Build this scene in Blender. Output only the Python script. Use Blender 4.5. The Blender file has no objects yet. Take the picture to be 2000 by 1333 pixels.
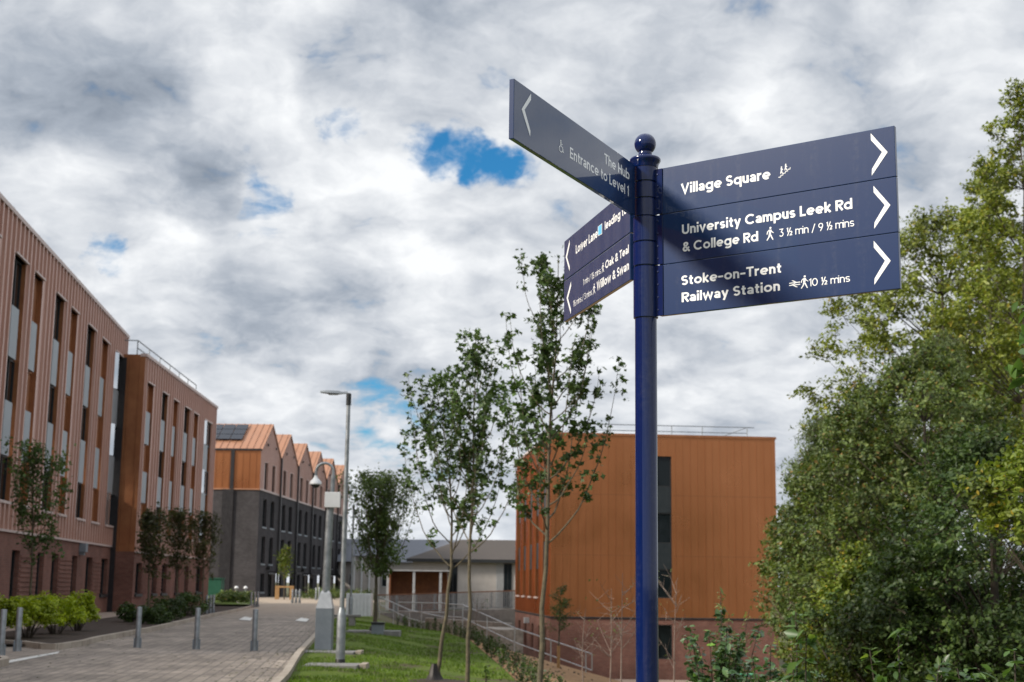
import bpy, bmesh, math, random
import numpy as np
from mathutils import Vector, Matrix

sc = bpy.context.scene
COL = sc.collection
rad = math.radians

# ------------------------------------------------------------------ camera
FPX, PITCH, ROLL, EYE = 2750.0, math.atan(476 / 2750), 0.0126, 1.6
cF = np.array([0, math.cos(PITCH), math.sin(PITCH)])
_u0 = np.array([0, -math.sin(PITCH), math.cos(PITCH)]); _r0 = np.array([1.0, 0, 0])
cR = math.cos(ROLL) * _r0 + math.sin(ROLL) * _u0
cU = -math.sin(ROLL) * _r0 + math.cos(ROLL) * _u0
cam = bpy.data.cameras.new('camera')
cam.sensor_width = 36; cam.lens = FPX / 2000 * 36; cam.clip_start = 0.1; cam.clip_end = 4000
cam.dof.use_dof = True; cam.dof.focus_distance = 4.85; cam.dof.aperture_fstop = 7.0; cam.dof.aperture_blades = 9
camo = bpy.data.objects.new('camera', cam); COL.objects.link(camo); sc.camera = camo
camo.matrix_world = Matrix(((cR[0], cU[0], -cF[0], 0), (cR[1], cU[1], -cF[1], 0), (cR[2], cU[2], -cF[2], EYE), (0, 0, 0, 1)))

def ray(x, y): return cF * FPX + cR * (x - 1000) - cU * (y - 666.5)
def P(x, y, d):                      # world point of a photo pixel at distance d
    v = ray(x, y); return v * d / v[1] + np.array([0, 0, EYE])
def G(x, y, z=0.0):                  # world point of a photo pixel at height z
    v = ray(x, y); return v * (z - EYE) / v[2] + np.array([0, 0, EYE])
def dirv(x, y):
    v = ray(x, y); return v / np.linalg.norm(v)

# ------------------------------------------------------------------ node helpers
class NT:
    def __init__(s, tree): s.t = tree; s.n = tree.nodes; s.l = tree.links
    def new(s, typ, **kw):
        n = s.n.new(typ)
        for k, v in kw.items(): setattr(n, k, v)
        return n
    def put(s, sock, v):
        if hasattr(v, 'is_output') or isinstance(v, bpy.types.NodeSocket): s.l.new(v, sock)
        else:
            try: sock.default_value = v
            except Exception: sock.default_value = (*v, 1.0)
    def math(s, op, a, b=0.0, c=None, clamp=False):
        n = s.new('ShaderNodeMath', operation=op, use_clamp=clamp)
        s.put(n.inputs[0], a); s.put(n.inputs[1], b)
        if c is not None: s.put(n.inputs[2], c)
        return n.outputs[0]
    def vmath(s, op, a, b=None):
        n = s.new('ShaderNodeVectorMath', operation=op); s.put(n.inputs[0], a)
        if b is not None: s.put(n.inputs[1], b)
        return n.outputs['Value'] if op in ('DOT_PRODUCT', 'LENGTH') else n.outputs[0]
    def rng(s, v, a, b, c=0.0, d=1.0, smooth=True):
        n = s.new('ShaderNodeMapRange', interpolation_type='SMOOTHSTEP' if smooth else 'LINEAR')
        s.put(n.inputs[0], v)
        for i, q in enumerate((a, b, c, d)): s.put(n.inputs[i + 1], q)
        return n.outputs[0]
    def mix(s, f, a, b, mode='MIX'):
        n = s.new('ShaderNodeMix', data_type='RGBA', blend_type=mode)
        s.put(n.inputs[0], f); s.put(n.inputs[6], a); s.put(n.inputs[7], b)
        return n.outputs[2]
    def noise(s, vec, scale, detail=4, rough=0.5, out=0, dist=0.0):
        n = s.new('ShaderNodeTexNoise'); s.put(n.inputs['Vector'], vec)
        n.inputs['Scale'].default_value = scale; n.inputs['Detail'].default_value = detail
        n.inputs['Roughness'].default_value = rough; n.inputs['Distortion'].default_value = dist
        return n.outputs[out]
    def ramp(s, f, stops):
        n = s.new('ShaderNodeValToRGB'); s.put(n.inputs[0], f); e = n.color_ramp.elements
        while len(e) < len(stops): e.new(0.5)
        for q, (p_, c) in zip(e, stops): q.position = p_; q.color = (*c, 1)
        return n.outputs[0]
    def xyz(s, x, y, z):
        n = s.new('ShaderNodeCombineXYZ')
        for i, v in enumerate((x, y, z)): s.put(n.inputs[i], v)
        return n.outputs[0]
    def sep(s, v):
        n = s.new('ShaderNodeSeparateXYZ'); s.put(n.inputs[0], v); return n.outputs

# ------------------------------------------------------------------ sky, sun, exposure
SUN = Vector((-0.80, -0.32, 0.52)).normalized()
w = bpy.data.worlds.new('World'); sc.world = w; w.use_nodes = True
N = NT(w.node_tree); N.n.clear()
sky = N.new('ShaderNodeTexSky', sky_type='NISHITA', sun_disc=False)
sky.sun_elevation = math.asin(SUN.z); sky.sun_rotation = math.atan2(SUN.x, SUN.y) % (2 * math.pi)
sky.air_density = 1.0; sky.dust_density = 0.6; sky.ozone_density = 2.0
tc = N.new('ShaderNodeTexCoord'); D = N.vmath('NORMALIZE', tc.outputs['Generated'])
dx, dy, dz = N.sep(D)
zz = N.math('ADD', N.math('MAXIMUM', dz, 0.0), 0.36)
pl = N.xyz(N.math('DIVIDE', dx, zz), N.math('DIVIDE', dy, zz), 3.7)
def shifted(vec, amt, scale, det=3):
    v = N.vmath('SCALE', N.vmath('SUBTRACT', N.noise(vec, scale, det, 0.55, out=1), (0.5, 0.5, 0.5))); v.node.inputs['Scale'].default_value = amt
    return N.vmath('ADD', vec, v)
pw = shifted(pl, 0.12, 6.0, 5)
big = N.noise(N.vmath('ADD', pw, (2.1, 4.4, 0)), 3.0, 1, 0.5)
mid = N.noise(N.vmath('ADD', pw, (5.2, 1.3, 0)), 8.5, 7, 0.54)
fine = N.noise(N.vmath('ADD', pw, (9.2, 7.1, 2.0)), 17.0, 5, 0.55)
jn = N.vmath('SCALE', N.vmath('SUBTRACT', N.noise(D, 11.0, 7, 0.6, out=1), (0.5, 0.5, 0.5))); jn.node.inputs['Scale'].default_value = 0.13
Dw = N.vmath('NORMALIZE', N.vmath('ADD', D, N.vmath('MULTIPLY', jn, (1.0, 1.0, 0.45))))
def blob(px, py, r, s):              # a cloud mass (or a hole) in a fixed direction of the sky; r in degrees
    return N.math('MULTIPLY', N.rng(N.vmath('DOT_PRODUCT', Dw, tuple(dirv(px, py))), math.cos(rad(r)), 1.0), s)
def total(lst):
    t = None
    for b in lst:
        v = blob(*b); t = v if t is None else N.math('ADD', t, v)
    return t
light = total([(470, 170, 2.8, 0.26), (590, 30, 2.4, 0.22), (720, 160, 3.0, 0.12), (600, 345, 4.2, 0.20), (820, 430, 4.2, 0.16), (1420, 60, 4.5, 0.16), (1950, 120, 4.0, .2), (1000, 120, 4, .08),
               (130, 470, 5.0, .26), (330, 430, 2.0, .16), (760, 620, 4.0, .10), (560, 780, 3.6, .14), (640, 940, 5.0, .12), (1180, 560, 4, .14), (1500, 250, 6, .10), (900, 560, 4, .10),
               (150, 20, 6.5, -0.16), (40, 170, 5.0, -0.10), (330, 230, 5.0, -0.14), (410, 385, 2.2, -0.20), (520, 540, 2.8, -0.16), (690, 520, 2.2, -0.16), (620, 110, 2.6, -.12), (1260, 110, 5.0, -0.10),
               (880, 190, 3.0, -.10), (450, 640, 3, -.06), (1850, 380, 5, -.05)])
hole = total([(800, 290, 1.5, 0.20), (850, 294, 1.6, 0.26), (910, 300, 1.8, 0.34), (970, 308, 1.7, 0.34), (1030, 320, 1.5, 0.26), (655, 262, 1.3, 0.24), (1090, 400, 1.0, .14), (520, 420, 1.6, .28), (420, 690, 1.2, .12), (760, 825, 2.2, .24), (1460, 650, 1.6, .18),
              (185, 495, 1.4, .27), (900, 815, 1.6, .18), (1000, 150, 1.0, .12)])
shade = N.math('ADD', N.math('ADD', N.math('MULTIPLY', mid, 1.1), N.math('MULTIPLY', big, 0.30)), N.math('MULTIPLY', fine, 0.42))
shade = N.math('SUBTRACT', N.math('ADD', shade, N.math('MULTIPLY', light, 0.72)), 0.33)
cloud = N.ramp(shade, [(0.08, (0.17, 0.205, 0.26)), (0.36, (0.34, 0.38, 0.44)), (0.56, (0.52, 0.55, 0.595)), (0.90, (0.82, 0.835, 0.85))])
cover = N.math('SUBTRACT', N.math('ADD', N.math('MULTIPLY', mid, 0.9), N.math('MULTIPLY', fine, 0.75)), hole)
cover = N.rng(cover, 0.30, 0.66)
lowhaze = N.rng(dz, 0.0, 0.14, 0.40, 0.0)
cloud = N.mix(lowhaze, cloud, (0.70, 0.74, 0.79))
cl10 = N.vmath('SCALE', cloud); N.put(cl10.node.inputs['Scale'], N.rng(dz, 0.40, 0.95, 9.0, 16.0))   # overcast: brightest overhead
bluesky = N.mix(1.0, sky.outputs[0], (0.20, 0.72, 1.0), 'MULTIPLY')
bg = N.new('ShaderNodeBackground'); N.put(bg.inputs[0], N.mix(cover, bluesky, cl10)); bg.inputs[1].default_value = 0.1
N.l.new(bg.outputs[0], N.new('ShaderNodeOutputWorld').inputs[0])

sun = bpy.data.lights.new('sun', 'SUN'); sun.energy = 4.2; sun.angle = rad(10); sun.color = (1.0, 0.92, 0.80)
suno = bpy.data.objects.new('sun', sun); COL.objects.link(suno)
suno.rotation_euler = SUN.to_track_quat('Z', 'Y').to_euler()
vs = sc.view_settings
sc.display_settings.display_device = 'sRGB'
vs.view_transform = 'Standard'; vs.look = 'None'; vs.exposure = 0.42; vs.gamma = 1.0; vs.use_curve_mapping = False

# ------------------------------------------------------------------ materials
def mat(name, base, rough=0.6, metal=0.0, spec=0.5, coat=0.0):
    m = bpy.data.materials.new(name); m.use_nodes = True
    b = m.node_tree.nodes['Principled BSDF']
    b.inputs['Base Color'].default_value = (*base, 1); b.inputs['Roughness'].default_value = rough
    b.inputs['Metallic'].default_value = metal; b.inputs['Specular IOR Level'].default_value = spec
    b.inputs['Coat Weight'].default_value = coat; b.inputs['Coat Roughness'].default_value = 0.03
    return m, NT(m.node_tree), b

def noisy(name, c1, c2, scale, rough=0.7, metal=0.0, spec=0.4, bump=0.0, detail=5, bscale=None, coat=0.0):
    m, n, b = mat(name, c1, rough, metal, spec, coat)
    p = n.new('ShaderNodeTexCoord').outputs['Object']
    f = n.rng(n.noise(p, scale, detail, 0.6), 0.3, 0.7)
    n.put(b.inputs['Base Color'], n.mix(f, (*c1, 1), (*c2, 1)))
    n.put(b.inputs['Roughness'], n.rng(f, 0, 1, rough * 0.9, min(1, rough * 1.1)))
    if bump:
        k = n.new('ShaderNodeBump'); k.inputs['Strength'].default_value = bump; k.inputs['Distance'].default_value = 0.02
        n.put(k.inputs['Height'], n.noise(p, bscale or scale * 4, 6, 0.6)); n.put(b.inputs['Normal'], k.outputs[0])
    return m

def copper(name, c1, c2, rough=0.42, metal=0.55):
    """anodised panels: each tray differs a little, slight oil-canning"""
    m, n, b = mat(name, c1, rough, metal, 0.5)
    g = n.new('ShaderNodeNewGeometry'); p = g.outputs['Position']
    x, y, z = n.sep(p)
    tray = n.new('ShaderNodeTexWhiteNoise', noise_dimensions='1D')
    n.put(tray.inputs['W'], n.math('FLOOR', n.math('MULTIPLY', n.math('ADD', x, y), 2.2)))
    cloudy = n.noise(n.vmath('MULTIPLY', p, (0.5, 0.5, 0.35)), 1.0, 3, 0.5)
    f = n.math('ADD', n.math('MULTIPLY', tray.outputs[0], 0.5), n.math('MULTIPLY', cloudy, 0.5))
    n.put(b.inputs['Base Color'], n.mix(f, (*c1, 1), (*c2, 1)))
    n.put(b.inputs['Roughness'], n.rng(cloudy, .3, .7, rough - .05, rough + .08))
    k = n.new('ShaderNodeBump'); k.inputs['Strength'].default_value = 0.25; k.inputs['Distance'].default_value = 0.05
    n.put(k.inputs['Height'], n.noise(n.vmath('MULTIPLY', p, (2.5, 2.5, 0.7)), 1.0, 2, 0.5)); n.put(b.inputs['Normal'], k.outputs[0])
    return m

def brick(name, c1, c2, mortar, ang=0.0, bw=0.225, bh=0.075, rough=0.85):
    m, n, b = mat(name, c1, rough, 0, 0.25)
    g = n.new('ShaderNodeNewGeometry'); x, y, z = n.sep(g.outputs['Position'])
    nx, ny, nz = n.sep(g.outputs['Normal'])
    side = n.math('GREATER_THAN', n.math('ABSOLUTE', nx), 0.7)
    u = n.math('ADD', n.math('MULTIPLY', y, side), n.math('MULTIPLY', x, n.math('SUBTRACT', 1.0, side)))
    t = n.new('ShaderNodeTexBrick'); n.put(t.inputs['Vector'], n.xyz(u, z, 0.0))
    t.inputs['Color1'].default_value = (*c1, 1); t.inputs['Color2'].default_value = (*c2, 1); t.inputs['Mortar'].default_value = (*mortar, 1)
    t.inputs['Scale'].default_value = 1.0; t.inputs['Brick Width'].default_value = bw; t.inputs['Row Height'].default_value = bh
    t.inputs['Mortar Size'].default_value = 0.008; t.inputs['Bias'].default_value = -0.1
    big = n.rng(n.noise(g.outputs['Position'], 0.7, 5, 0.65), 0.3, 0.7, 0.78, 1.18)
    hs = n.new('ShaderNodeHueSaturation'); n.put(hs.inputs['Color'], t.outputs[0]); n.put(hs.inputs['Value'], big)
    n.put(b.inputs['Base Color'], hs.outputs[0])
    k = n.new('ShaderNodeBump'); k.inputs['Strength'].default_value = 0.4; k.inputs['Distance'].default_value = 0.01
    n.put(k.inputs['Height'], t.outputs['Fac']); k.invert = True; n.put(b.inputs['Normal'], k.outputs[0])
    return m

def leafmat(name, c1, c2, c3=None, trans=0.35, rough=0.5):
    m, n, b = mat(name, c1, rough, 0, 0.35)
    g = n.new('ShaderNodeNewGeometry'); r = g.outputs['Random Per Island']; r = n.math('POWER', r, 1.3)
    st = [(0.0, c1), (0.75 if c3 else 1.0, c2)] + ([(0.93, c2), (0.96, c3)] if c3 else [])
    colr = n.ramp(r, st)
    lump = n.rng(n.noise(g.outputs['Position'], 0.8, 4, 0.6), 0.32, 0.68, 0.62, 1.32)
    hs = n.new('ShaderNodeHueSaturation'); n.put(hs.inputs['Color'], colr); n.put(hs.inputs['Value'], lump)
    n.put(b.inputs['Base Color'], hs.outputs[0])
    tr = n.new('ShaderNodeBsdfTranslucent')
    n.put(tr.inputs[0], n.mix(1.0, hs.outputs[0], (1.2, 1.25, 0.6, 1), 'MULTIPLY'))
    ms = n.new('ShaderNodeMixShader'); ms.inputs[0].default_value = trans
    n.l.new(b.outputs[0], ms.inputs[1]); n.l.new(tr.outputs[0], ms.inputs[2])
    n.l.new(ms.outputs[0], n.n['Material Output'].inputs[0])
    return m

M = {}
M['sign'] = mat('navy_gloss_enamel', (0.005, 0.026, 0.095), 0.32, 0.0, 0.20, 1.0)[0]
M['post'] = mat('navy_gloss_paint', (0.001, 0.010, 0.068), 0.25, 0.0, 0.05, 1.0)[0]
for k_ in ('sign', 'post'):
    n_t = NT(M[k_].node_tree); b_ = M[k_].node_tree.nodes['Principled BSDF']; p_ = n_t.new('ShaderNodeNewGeometry').outputs['Position']
    st_ = n_t.noise(n_t.vmath('MULTIPLY', p_, (26, 26, 2.2)), 1.0, 5, .6); sp_ = n_t.noise(p_, 55, 4, .7)
    f_ = n_t.math('MULTIPLY', n_t.rng(st_, .45, .75), n_t.rng(sp_, .35, .7)); c_ = tuple(b_.inputs['Base Color'].default_value)
    n_t.put(b_.inputs['Base Color'], n_t.mix(n_t.math('MULTIPLY', f_, .10), c_, (.20, .20, .20, 1))); n_t.put(b_.inputs['Coat Roughness'], n_t.rng(f_, 0, 1, .03, .16, False))
M['letter'] = mat('white_vinyl', (0.88, 0.89, 0.90), 0.5, 0, 0.3, 1.0)[0]
M['cyan'] = mat('sky_blue_vinyl', (0.12, 0.45, 0.72), 0.45)[0]
M['gap'] = mat('dark_gap_bar', (0.01, 0.01, 0.014), 0.6)[0]
M['screw'] = mat('painted_screw', (0.02, 0.03, 0.10), 0.25, 0.3)[0]
M['pink'] = copper('copper_standing_seam', (0.51, 0.325, 0.265), (0.59, 0.39, 0.325), 0.33, 0.50)  # pink sheen of the reflected sky is put into this base colour
M['orange'] = copper('copper_flat_panel', (0.42, 0.160, 0.064), (0.46, 0.182, 0.076), 0.30, 0.80)
M['copperroof'] = copper('copper_roof', (0.38, 0.185, 0.105), (0.44, 0.225, 0.135), 0.45, 0.4)
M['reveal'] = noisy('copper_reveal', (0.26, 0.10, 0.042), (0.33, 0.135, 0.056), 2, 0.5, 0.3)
M['trim'] = noisy('pale_aluminium_trim', (0.50, 0.40, 0.37), (0.58, 0.47, 0.43), 3, 0.5, 0.3)
M['spandrel'] = noisy('grey_spandrel_panel', (0.25, 0.285, 0.31), (0.29, 0.325, 0.35), 2, 0.45, 0.2)
M['brick'] = brick('red_brown_brick', (0.20, 0.085, 0.062), (0.15, 0.06, 0.045), (0.17, 0.12, 0.10))
M['brickband'] = brick('corbelled_brick', (0.22, 0.085, 0.055), (0.17, 0.065, 0.045), (0.10, 0.05, 0.04))
M['greybrick'] = brick('charcoal_brick', (0.062, 0.056, 0.060), (0.042, 0.039, 0.043), (0.065, 0.06, 0.06))
M['glass'] = mat('dark_window_glass', (0.008, 0.012, 0.014), 0.06, 0, 0.22)[0]
M['glassclear'] = mat('reflective_window_glass', (0.02, 0.025, 0.03), 0.03, 0, 0.9)[0]
M['mirror'] = mat('sky_mirror_glass', (0.72, 0.75, 0.78), 0.05, 0.9)[0]
M['frame'] = noisy('anthracite_frame', (0.018, 0.020, 0.022), (0.026, 0.028, 0.03), 5, 0.45)
M['darkpanel'] = noisy('anthracite_panel', (0.016, 0.022, 0.026), (0.022, 0.028, 0.032), 2, 0.4)
M['pipe'] = noisy('black_downpipe', (0.02, 0.018, 0.02), (0.03, 0.028, 0.03), 5, 0.4)
M['galv'] = noisy('galvanised_steel', (0.22, 0.24, 0.25), (0.34, 0.36, 0.38), 6, 0.42, 0.65)
M['galvlight'] = noisy('bright_galvanised_rail', (0.40, 0.41, 0.42), (0.52, 0.53, 0.54), 5, 0.4, 0.5)
M['bluegrey'] = noisy('grey_painted_steel', (0.16, 0.185, 0.21), (0.20, 0.225, 0.25), 4, 0.45, 0.1)
M['black'] = noisy('black_plastic', (0.012, 0.012, 0.012), (0.02, 0.02, 0.02), 8, 0.45)
M['white'] = noisy('white_plastic', (0.62, 0.63, 0.64), (0.70, 0.71, 0.72), 4, 0.35)
M['greyplastic'] = noisy('pale_grey_box', (0.36, 0.37, 0.38), (0.42, 0.43, 0.44), 4, 0.5)
M['lens'] = mat('smoked_dome', (0.02, 0.02, 0.022), 0.05)[0]
M['green'] = noisy('green_painted_steel', (0.012, 0.075, 0.045), (0.016, 0.09, 0.055), 3, 0.5)
M['greentable'] = noisy('bright_green_tube', (0.03, 0.35, 0.17), (0.04, 0.40, 0.20), 3, 0.4)
M['pv'] = mat('solar_cells', (0.012, 0.014, 0.022), 0.15, 0, 0.5)[0]
M['wood'] = noisy('treated_timber', (0.30, 0.17, 0.07), (0.38, 0.23, 0.10), 8, 0.8)
M['cladwood'] = noisy('red_cedar_boards', (0.20, 0.075, 0.035), (0.29, 0.12, 0.055), 3, 0.7)
M['railwood'] = noisy('brown_handrail', (0.16, 0.075, 0.045), (0.20, 0.10, 0.06), 3, 0.6)
M['render'] = noisy('cream_render', (0.42, 0.38, 0.35), (0.48, 0.44, 0.41), 1.5, 0.85)
M['brownroof'] = noisy('brown_roof_tiles', (0.055, 0.046, 0.042), (0.08, 0.068, 0.06), 6, 0.8, bump=.4)
M['slateroof'] = noisy('grey_slate_roof', (0.12, 0.13, 0.155), (0.16, 0.17, 0.195), 4, 0.7)
M['concrete'] = noisy('concrete', (0.17, 0.165, 0.16), (0.25, 0.24, 0.23), 3, 0.9, bump=.3)
M['stone'] = noisy('gabion_stone', (0.20, 0.17, 0.14), (0.34, 0.30, 0.26), 5, 0.9, bump=.8)
def kerbmat():
    m, n, b = mat('kerb_blocks', (.38, .33, .27), .85, 0, .3); p = n.new('ShaderNodeNewGeometry').outputs['Position']; x, y, z = n.sep(p)
    f = n.rng(n.noise(p, 2.5, 6, .65), .3, .7); blk = n.new('ShaderNodeTexWhiteNoise', noise_dimensions='1D'); k = n.math('MULTIPLY', n.math('ADD', y, n.math('MULTIPLY', x, .4)), 1.09)
    n.put(blk.inputs['W'], n.math('FLOOR', k)); joint = n.math('LESS_THAN', n.math('FRACT', k), 0.022)
    c = n.mix(n.math('ADD', n.math('MULTIPLY', f, .6), n.math('MULTIPLY', blk.outputs[0], .4)), (.27, .225, .18, 1), (.44, .385, .32, 1))
    n.put(b.inputs['Base Color'], n.mix(n.math('MULTIPLY', joint, .8), c, (.06, .05, .04, 1))); return m
M['kerb'] = kerbmat()
M['paint'] = noisy('white_road_paint', (0.52, 0.51, 0.48), (0.66, 0.65, 0.62), 6, 0.7)
M['soil'] = noisy('dark_bark_mulch', (0.022, 0.014, 0.010), (0.060, 0.038, 0.026), 9, 0.95, bump=1.0, bscale=30)
M['tansoil'] = noisy('tan_wood_chip', (0.20, 0.105, 0.045), (0.32, 0.185, 0.085), 2.5, 0.95, bump=1.0, bscale=20)
M['bark'] = noisy('young_bark', (0.062, 0.052, 0.034), (0.13, 0.108, 0.07), 12, 0.9, bump=.6)
M['darkbark'] = noisy('dark_bark', (0.035, 0.028, 0.02), (0.07, 0.055, 0.04), 8, 0.9, bump=.6)
M['twig'] = noisy('grey_pink_twig', (0.16, 0.12, 0.10), (0.24, 0.19, 0.16), 12, 0.9)
M['bag'] = noisy('brown_watering_bag', (0.022, 0.017, 0.015), (0.035, 0.028, 0.024), 5, 0.6)
M['leaf_maple'] = leafmat('field_maple_leaf', (0.054, 0.096, 0.031), (0.109, 0.178, 0.050), trans=.3)
M['leaf_bushy'] = leafmat('oak_leaf', (0.060, 0.100, 0.030), (0.140, 0.190, 0.055), trans=.35)
M['leaf_far'] = leafmat('street_tree_leaf', (0.050, 0.058, 0.022), (0.105, 0.110, 0.036), trans=.3)
M['leaf_poplar'] = leafmat('poplar_leaf', (0.105, 0.140, 0.022), (0.235, 0.270, 0.045), (0.32, 0.26, 0.035), trans=.35, rough=.4)
M['leaf_mid'] = leafmat('hawthorn_leaf', (0.046, 0.080, 0.018), (0.135, 0.178, 0.042), (0.22, 0.14, 0.04), trans=.3)
M['leaf_willow'] = leafmat('willow_leaf', (0.116, 0.163, 0.062), (0.186, 0.240, 0.093), trans=.35)
M['leaf_dark'] = leafmat('alder_leaf', (0.024, 0.052, 0.012), (0.072, 0.112, 0.024), trans=.3)
M['leaf_yellow'] = leafmat('lime_green_leaf', (0.080, 0.120, 0.016), (0.175, 0.220, 0.028), (0.36, 0.27, 0.03), trans=.4)
M['leaf_spirea'] = leafmat('golden_shrub_leaf', (0.20, 0.27, 0.010), (0.40, 0.46, 0.018), trans=.4)
M['leaf_fresh'] = leafmat('fresh_green_leaf', (0.040, 0.085, 0.022), (0.080, 0.140, 0.034), (0.17, 0.24, 0.045), trans=.35, rough=.35)
M['leaf_laurel'] = leafmat('dark_glossy_leaf', (0.039, 0.081, 0.034), (0.085, 0.147, 0.054), (0.139, 0.264, 0.046), trans=.2, rough=.3)
M['grass'] = leafmat('grass_blade', (0.070, 0.130, 0.010), (0.135, 0.205, 0.020), trans=.4)
M['needle'] = leafmat('pine_needle', (0.045, 0.075, 0.022), (0.085, 0.115, 0.035), trans=.3)

def paving():
    m, n, b = mat('block_paving', (0.2, 0.18, 0.16), 0.8, 0, 0.3)
    g = n.new('ShaderNodeNewGeometry'); p = g.outputs['Position']; x, y, z = n.sep(p)
    t = n.new('ShaderNodeTexBrick')
    a = rad(84)
    u = n.math('SUBTRACT', n.math('MULTIPLY', x, math.cos(a)), n.math('MULTIPLY', y, math.sin(a)))
    v = n.math('ADD', n.math('MULTIPLY', x, math.sin(a)), n.math('MULTIPLY', y, math.cos(a)))
    n.put(t.inputs['Vector'], n.xyz(u, v, 0.0))
    t.inputs['Color1'].default_value = (0.290, 0.243, 0.200, 1); t.inputs['Color2'].default_value = (0.205, 0.172, 0.146, 1)
    t.inputs['Mortar'].default_value = (0.125, 0.108, 0.092, 1); t.inputs['Scale'].default_value = 1
    t.inputs['Brick Width'].default_value = 0.4; t.inputs['Row Height'].default_value = 0.2; t.inputs['Mortar Size'].default_value = 0.012
    big = n.noise(p, 0.35, 6, 0.65); sm = n.noise(n.vmath('MULTIPLY', p, (1.6, 0.5, 1)), 1.2, 5, 0.7)
    val = n.math('MULTIPLY', n.rng(big, 0.3, 0.7, 0.76, 1.20), n.rng(sm, 0.3, 0.72, 0.78, 1.22))
    hs = n.new('ShaderNodeHueSaturation'); n.put(hs.inputs['Color'], t.outputs[0]); n.put(hs.inputs['Value'], val)
    tan = n.rng(y, 58, 90)           # the far stretch is laid in paler, sandier blocks
    n.put(b.inputs['Base Color'], n.mix(n.math('MULTIPLY', tan, 0.75), hs.outputs[0], (0.36, 0.29, 0.22, 1)))
    k = n.new('ShaderNodeBump'); k.inputs['Strength'].default_value = 0.5; k.inputs['Distance'].default_value = 0.006; k.invert = True
    n.put(k.inputs['Height'], t.outputs['Fac']); n.put(b.inputs['Normal'], k.outputs[0])
    return m
M['paving'] = paving()

def lawnmat():
    m, n, b = mat('lawn_turf', (0.06, 0.12, 0.02), 0.9, 0, 0.2)
    p = n.new('ShaderNodeNewGeometry').outputs['Position']
    g1 = n.rng(n.noise(p, 1.2, 6, 0.7), 0.3, 0.7)
    base = n.mix(g1, (0.070, 0.118, 0.012, 1), (0.125, 0.172, 0.022, 1))
    bare = n.rng(n.noise(n.vmath('MULTIPLY', p, (1.0, 0.45, 1.0)), 0.75, 6, 0.68), 0.50, 0.62)
    n.put(b.inputs['Base Color'], n.mix(n.math('MULTIPLY', bare, 0.85), base, (0.085, 0.068, 0.040, 1)))
    k = n.new('ShaderNodeBump'); k.inputs['Strength'].default_value = 1.0; k.inputs['Distance'].default_value = 0.05
    n.put(k.inputs['Height'], n.noise(p, 16, 6, 0.75)); n.put(b.inputs['Normal'], k.outputs[0])
    return m
M['lawn'] = lawnmat()
M['ground'] = noisy('rough_grass_ground', (0.060, 0.075, 0.025), (0.10, 0.085, 0.045), 0.6, 0.95, bump=1.0, bscale=6)
M['path'] = noisy('pinkish_path', (0.26, 0.20, 0.16), (0.33, 0.26, 0.21), 1.2, 0.9, bump=.3)

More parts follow.
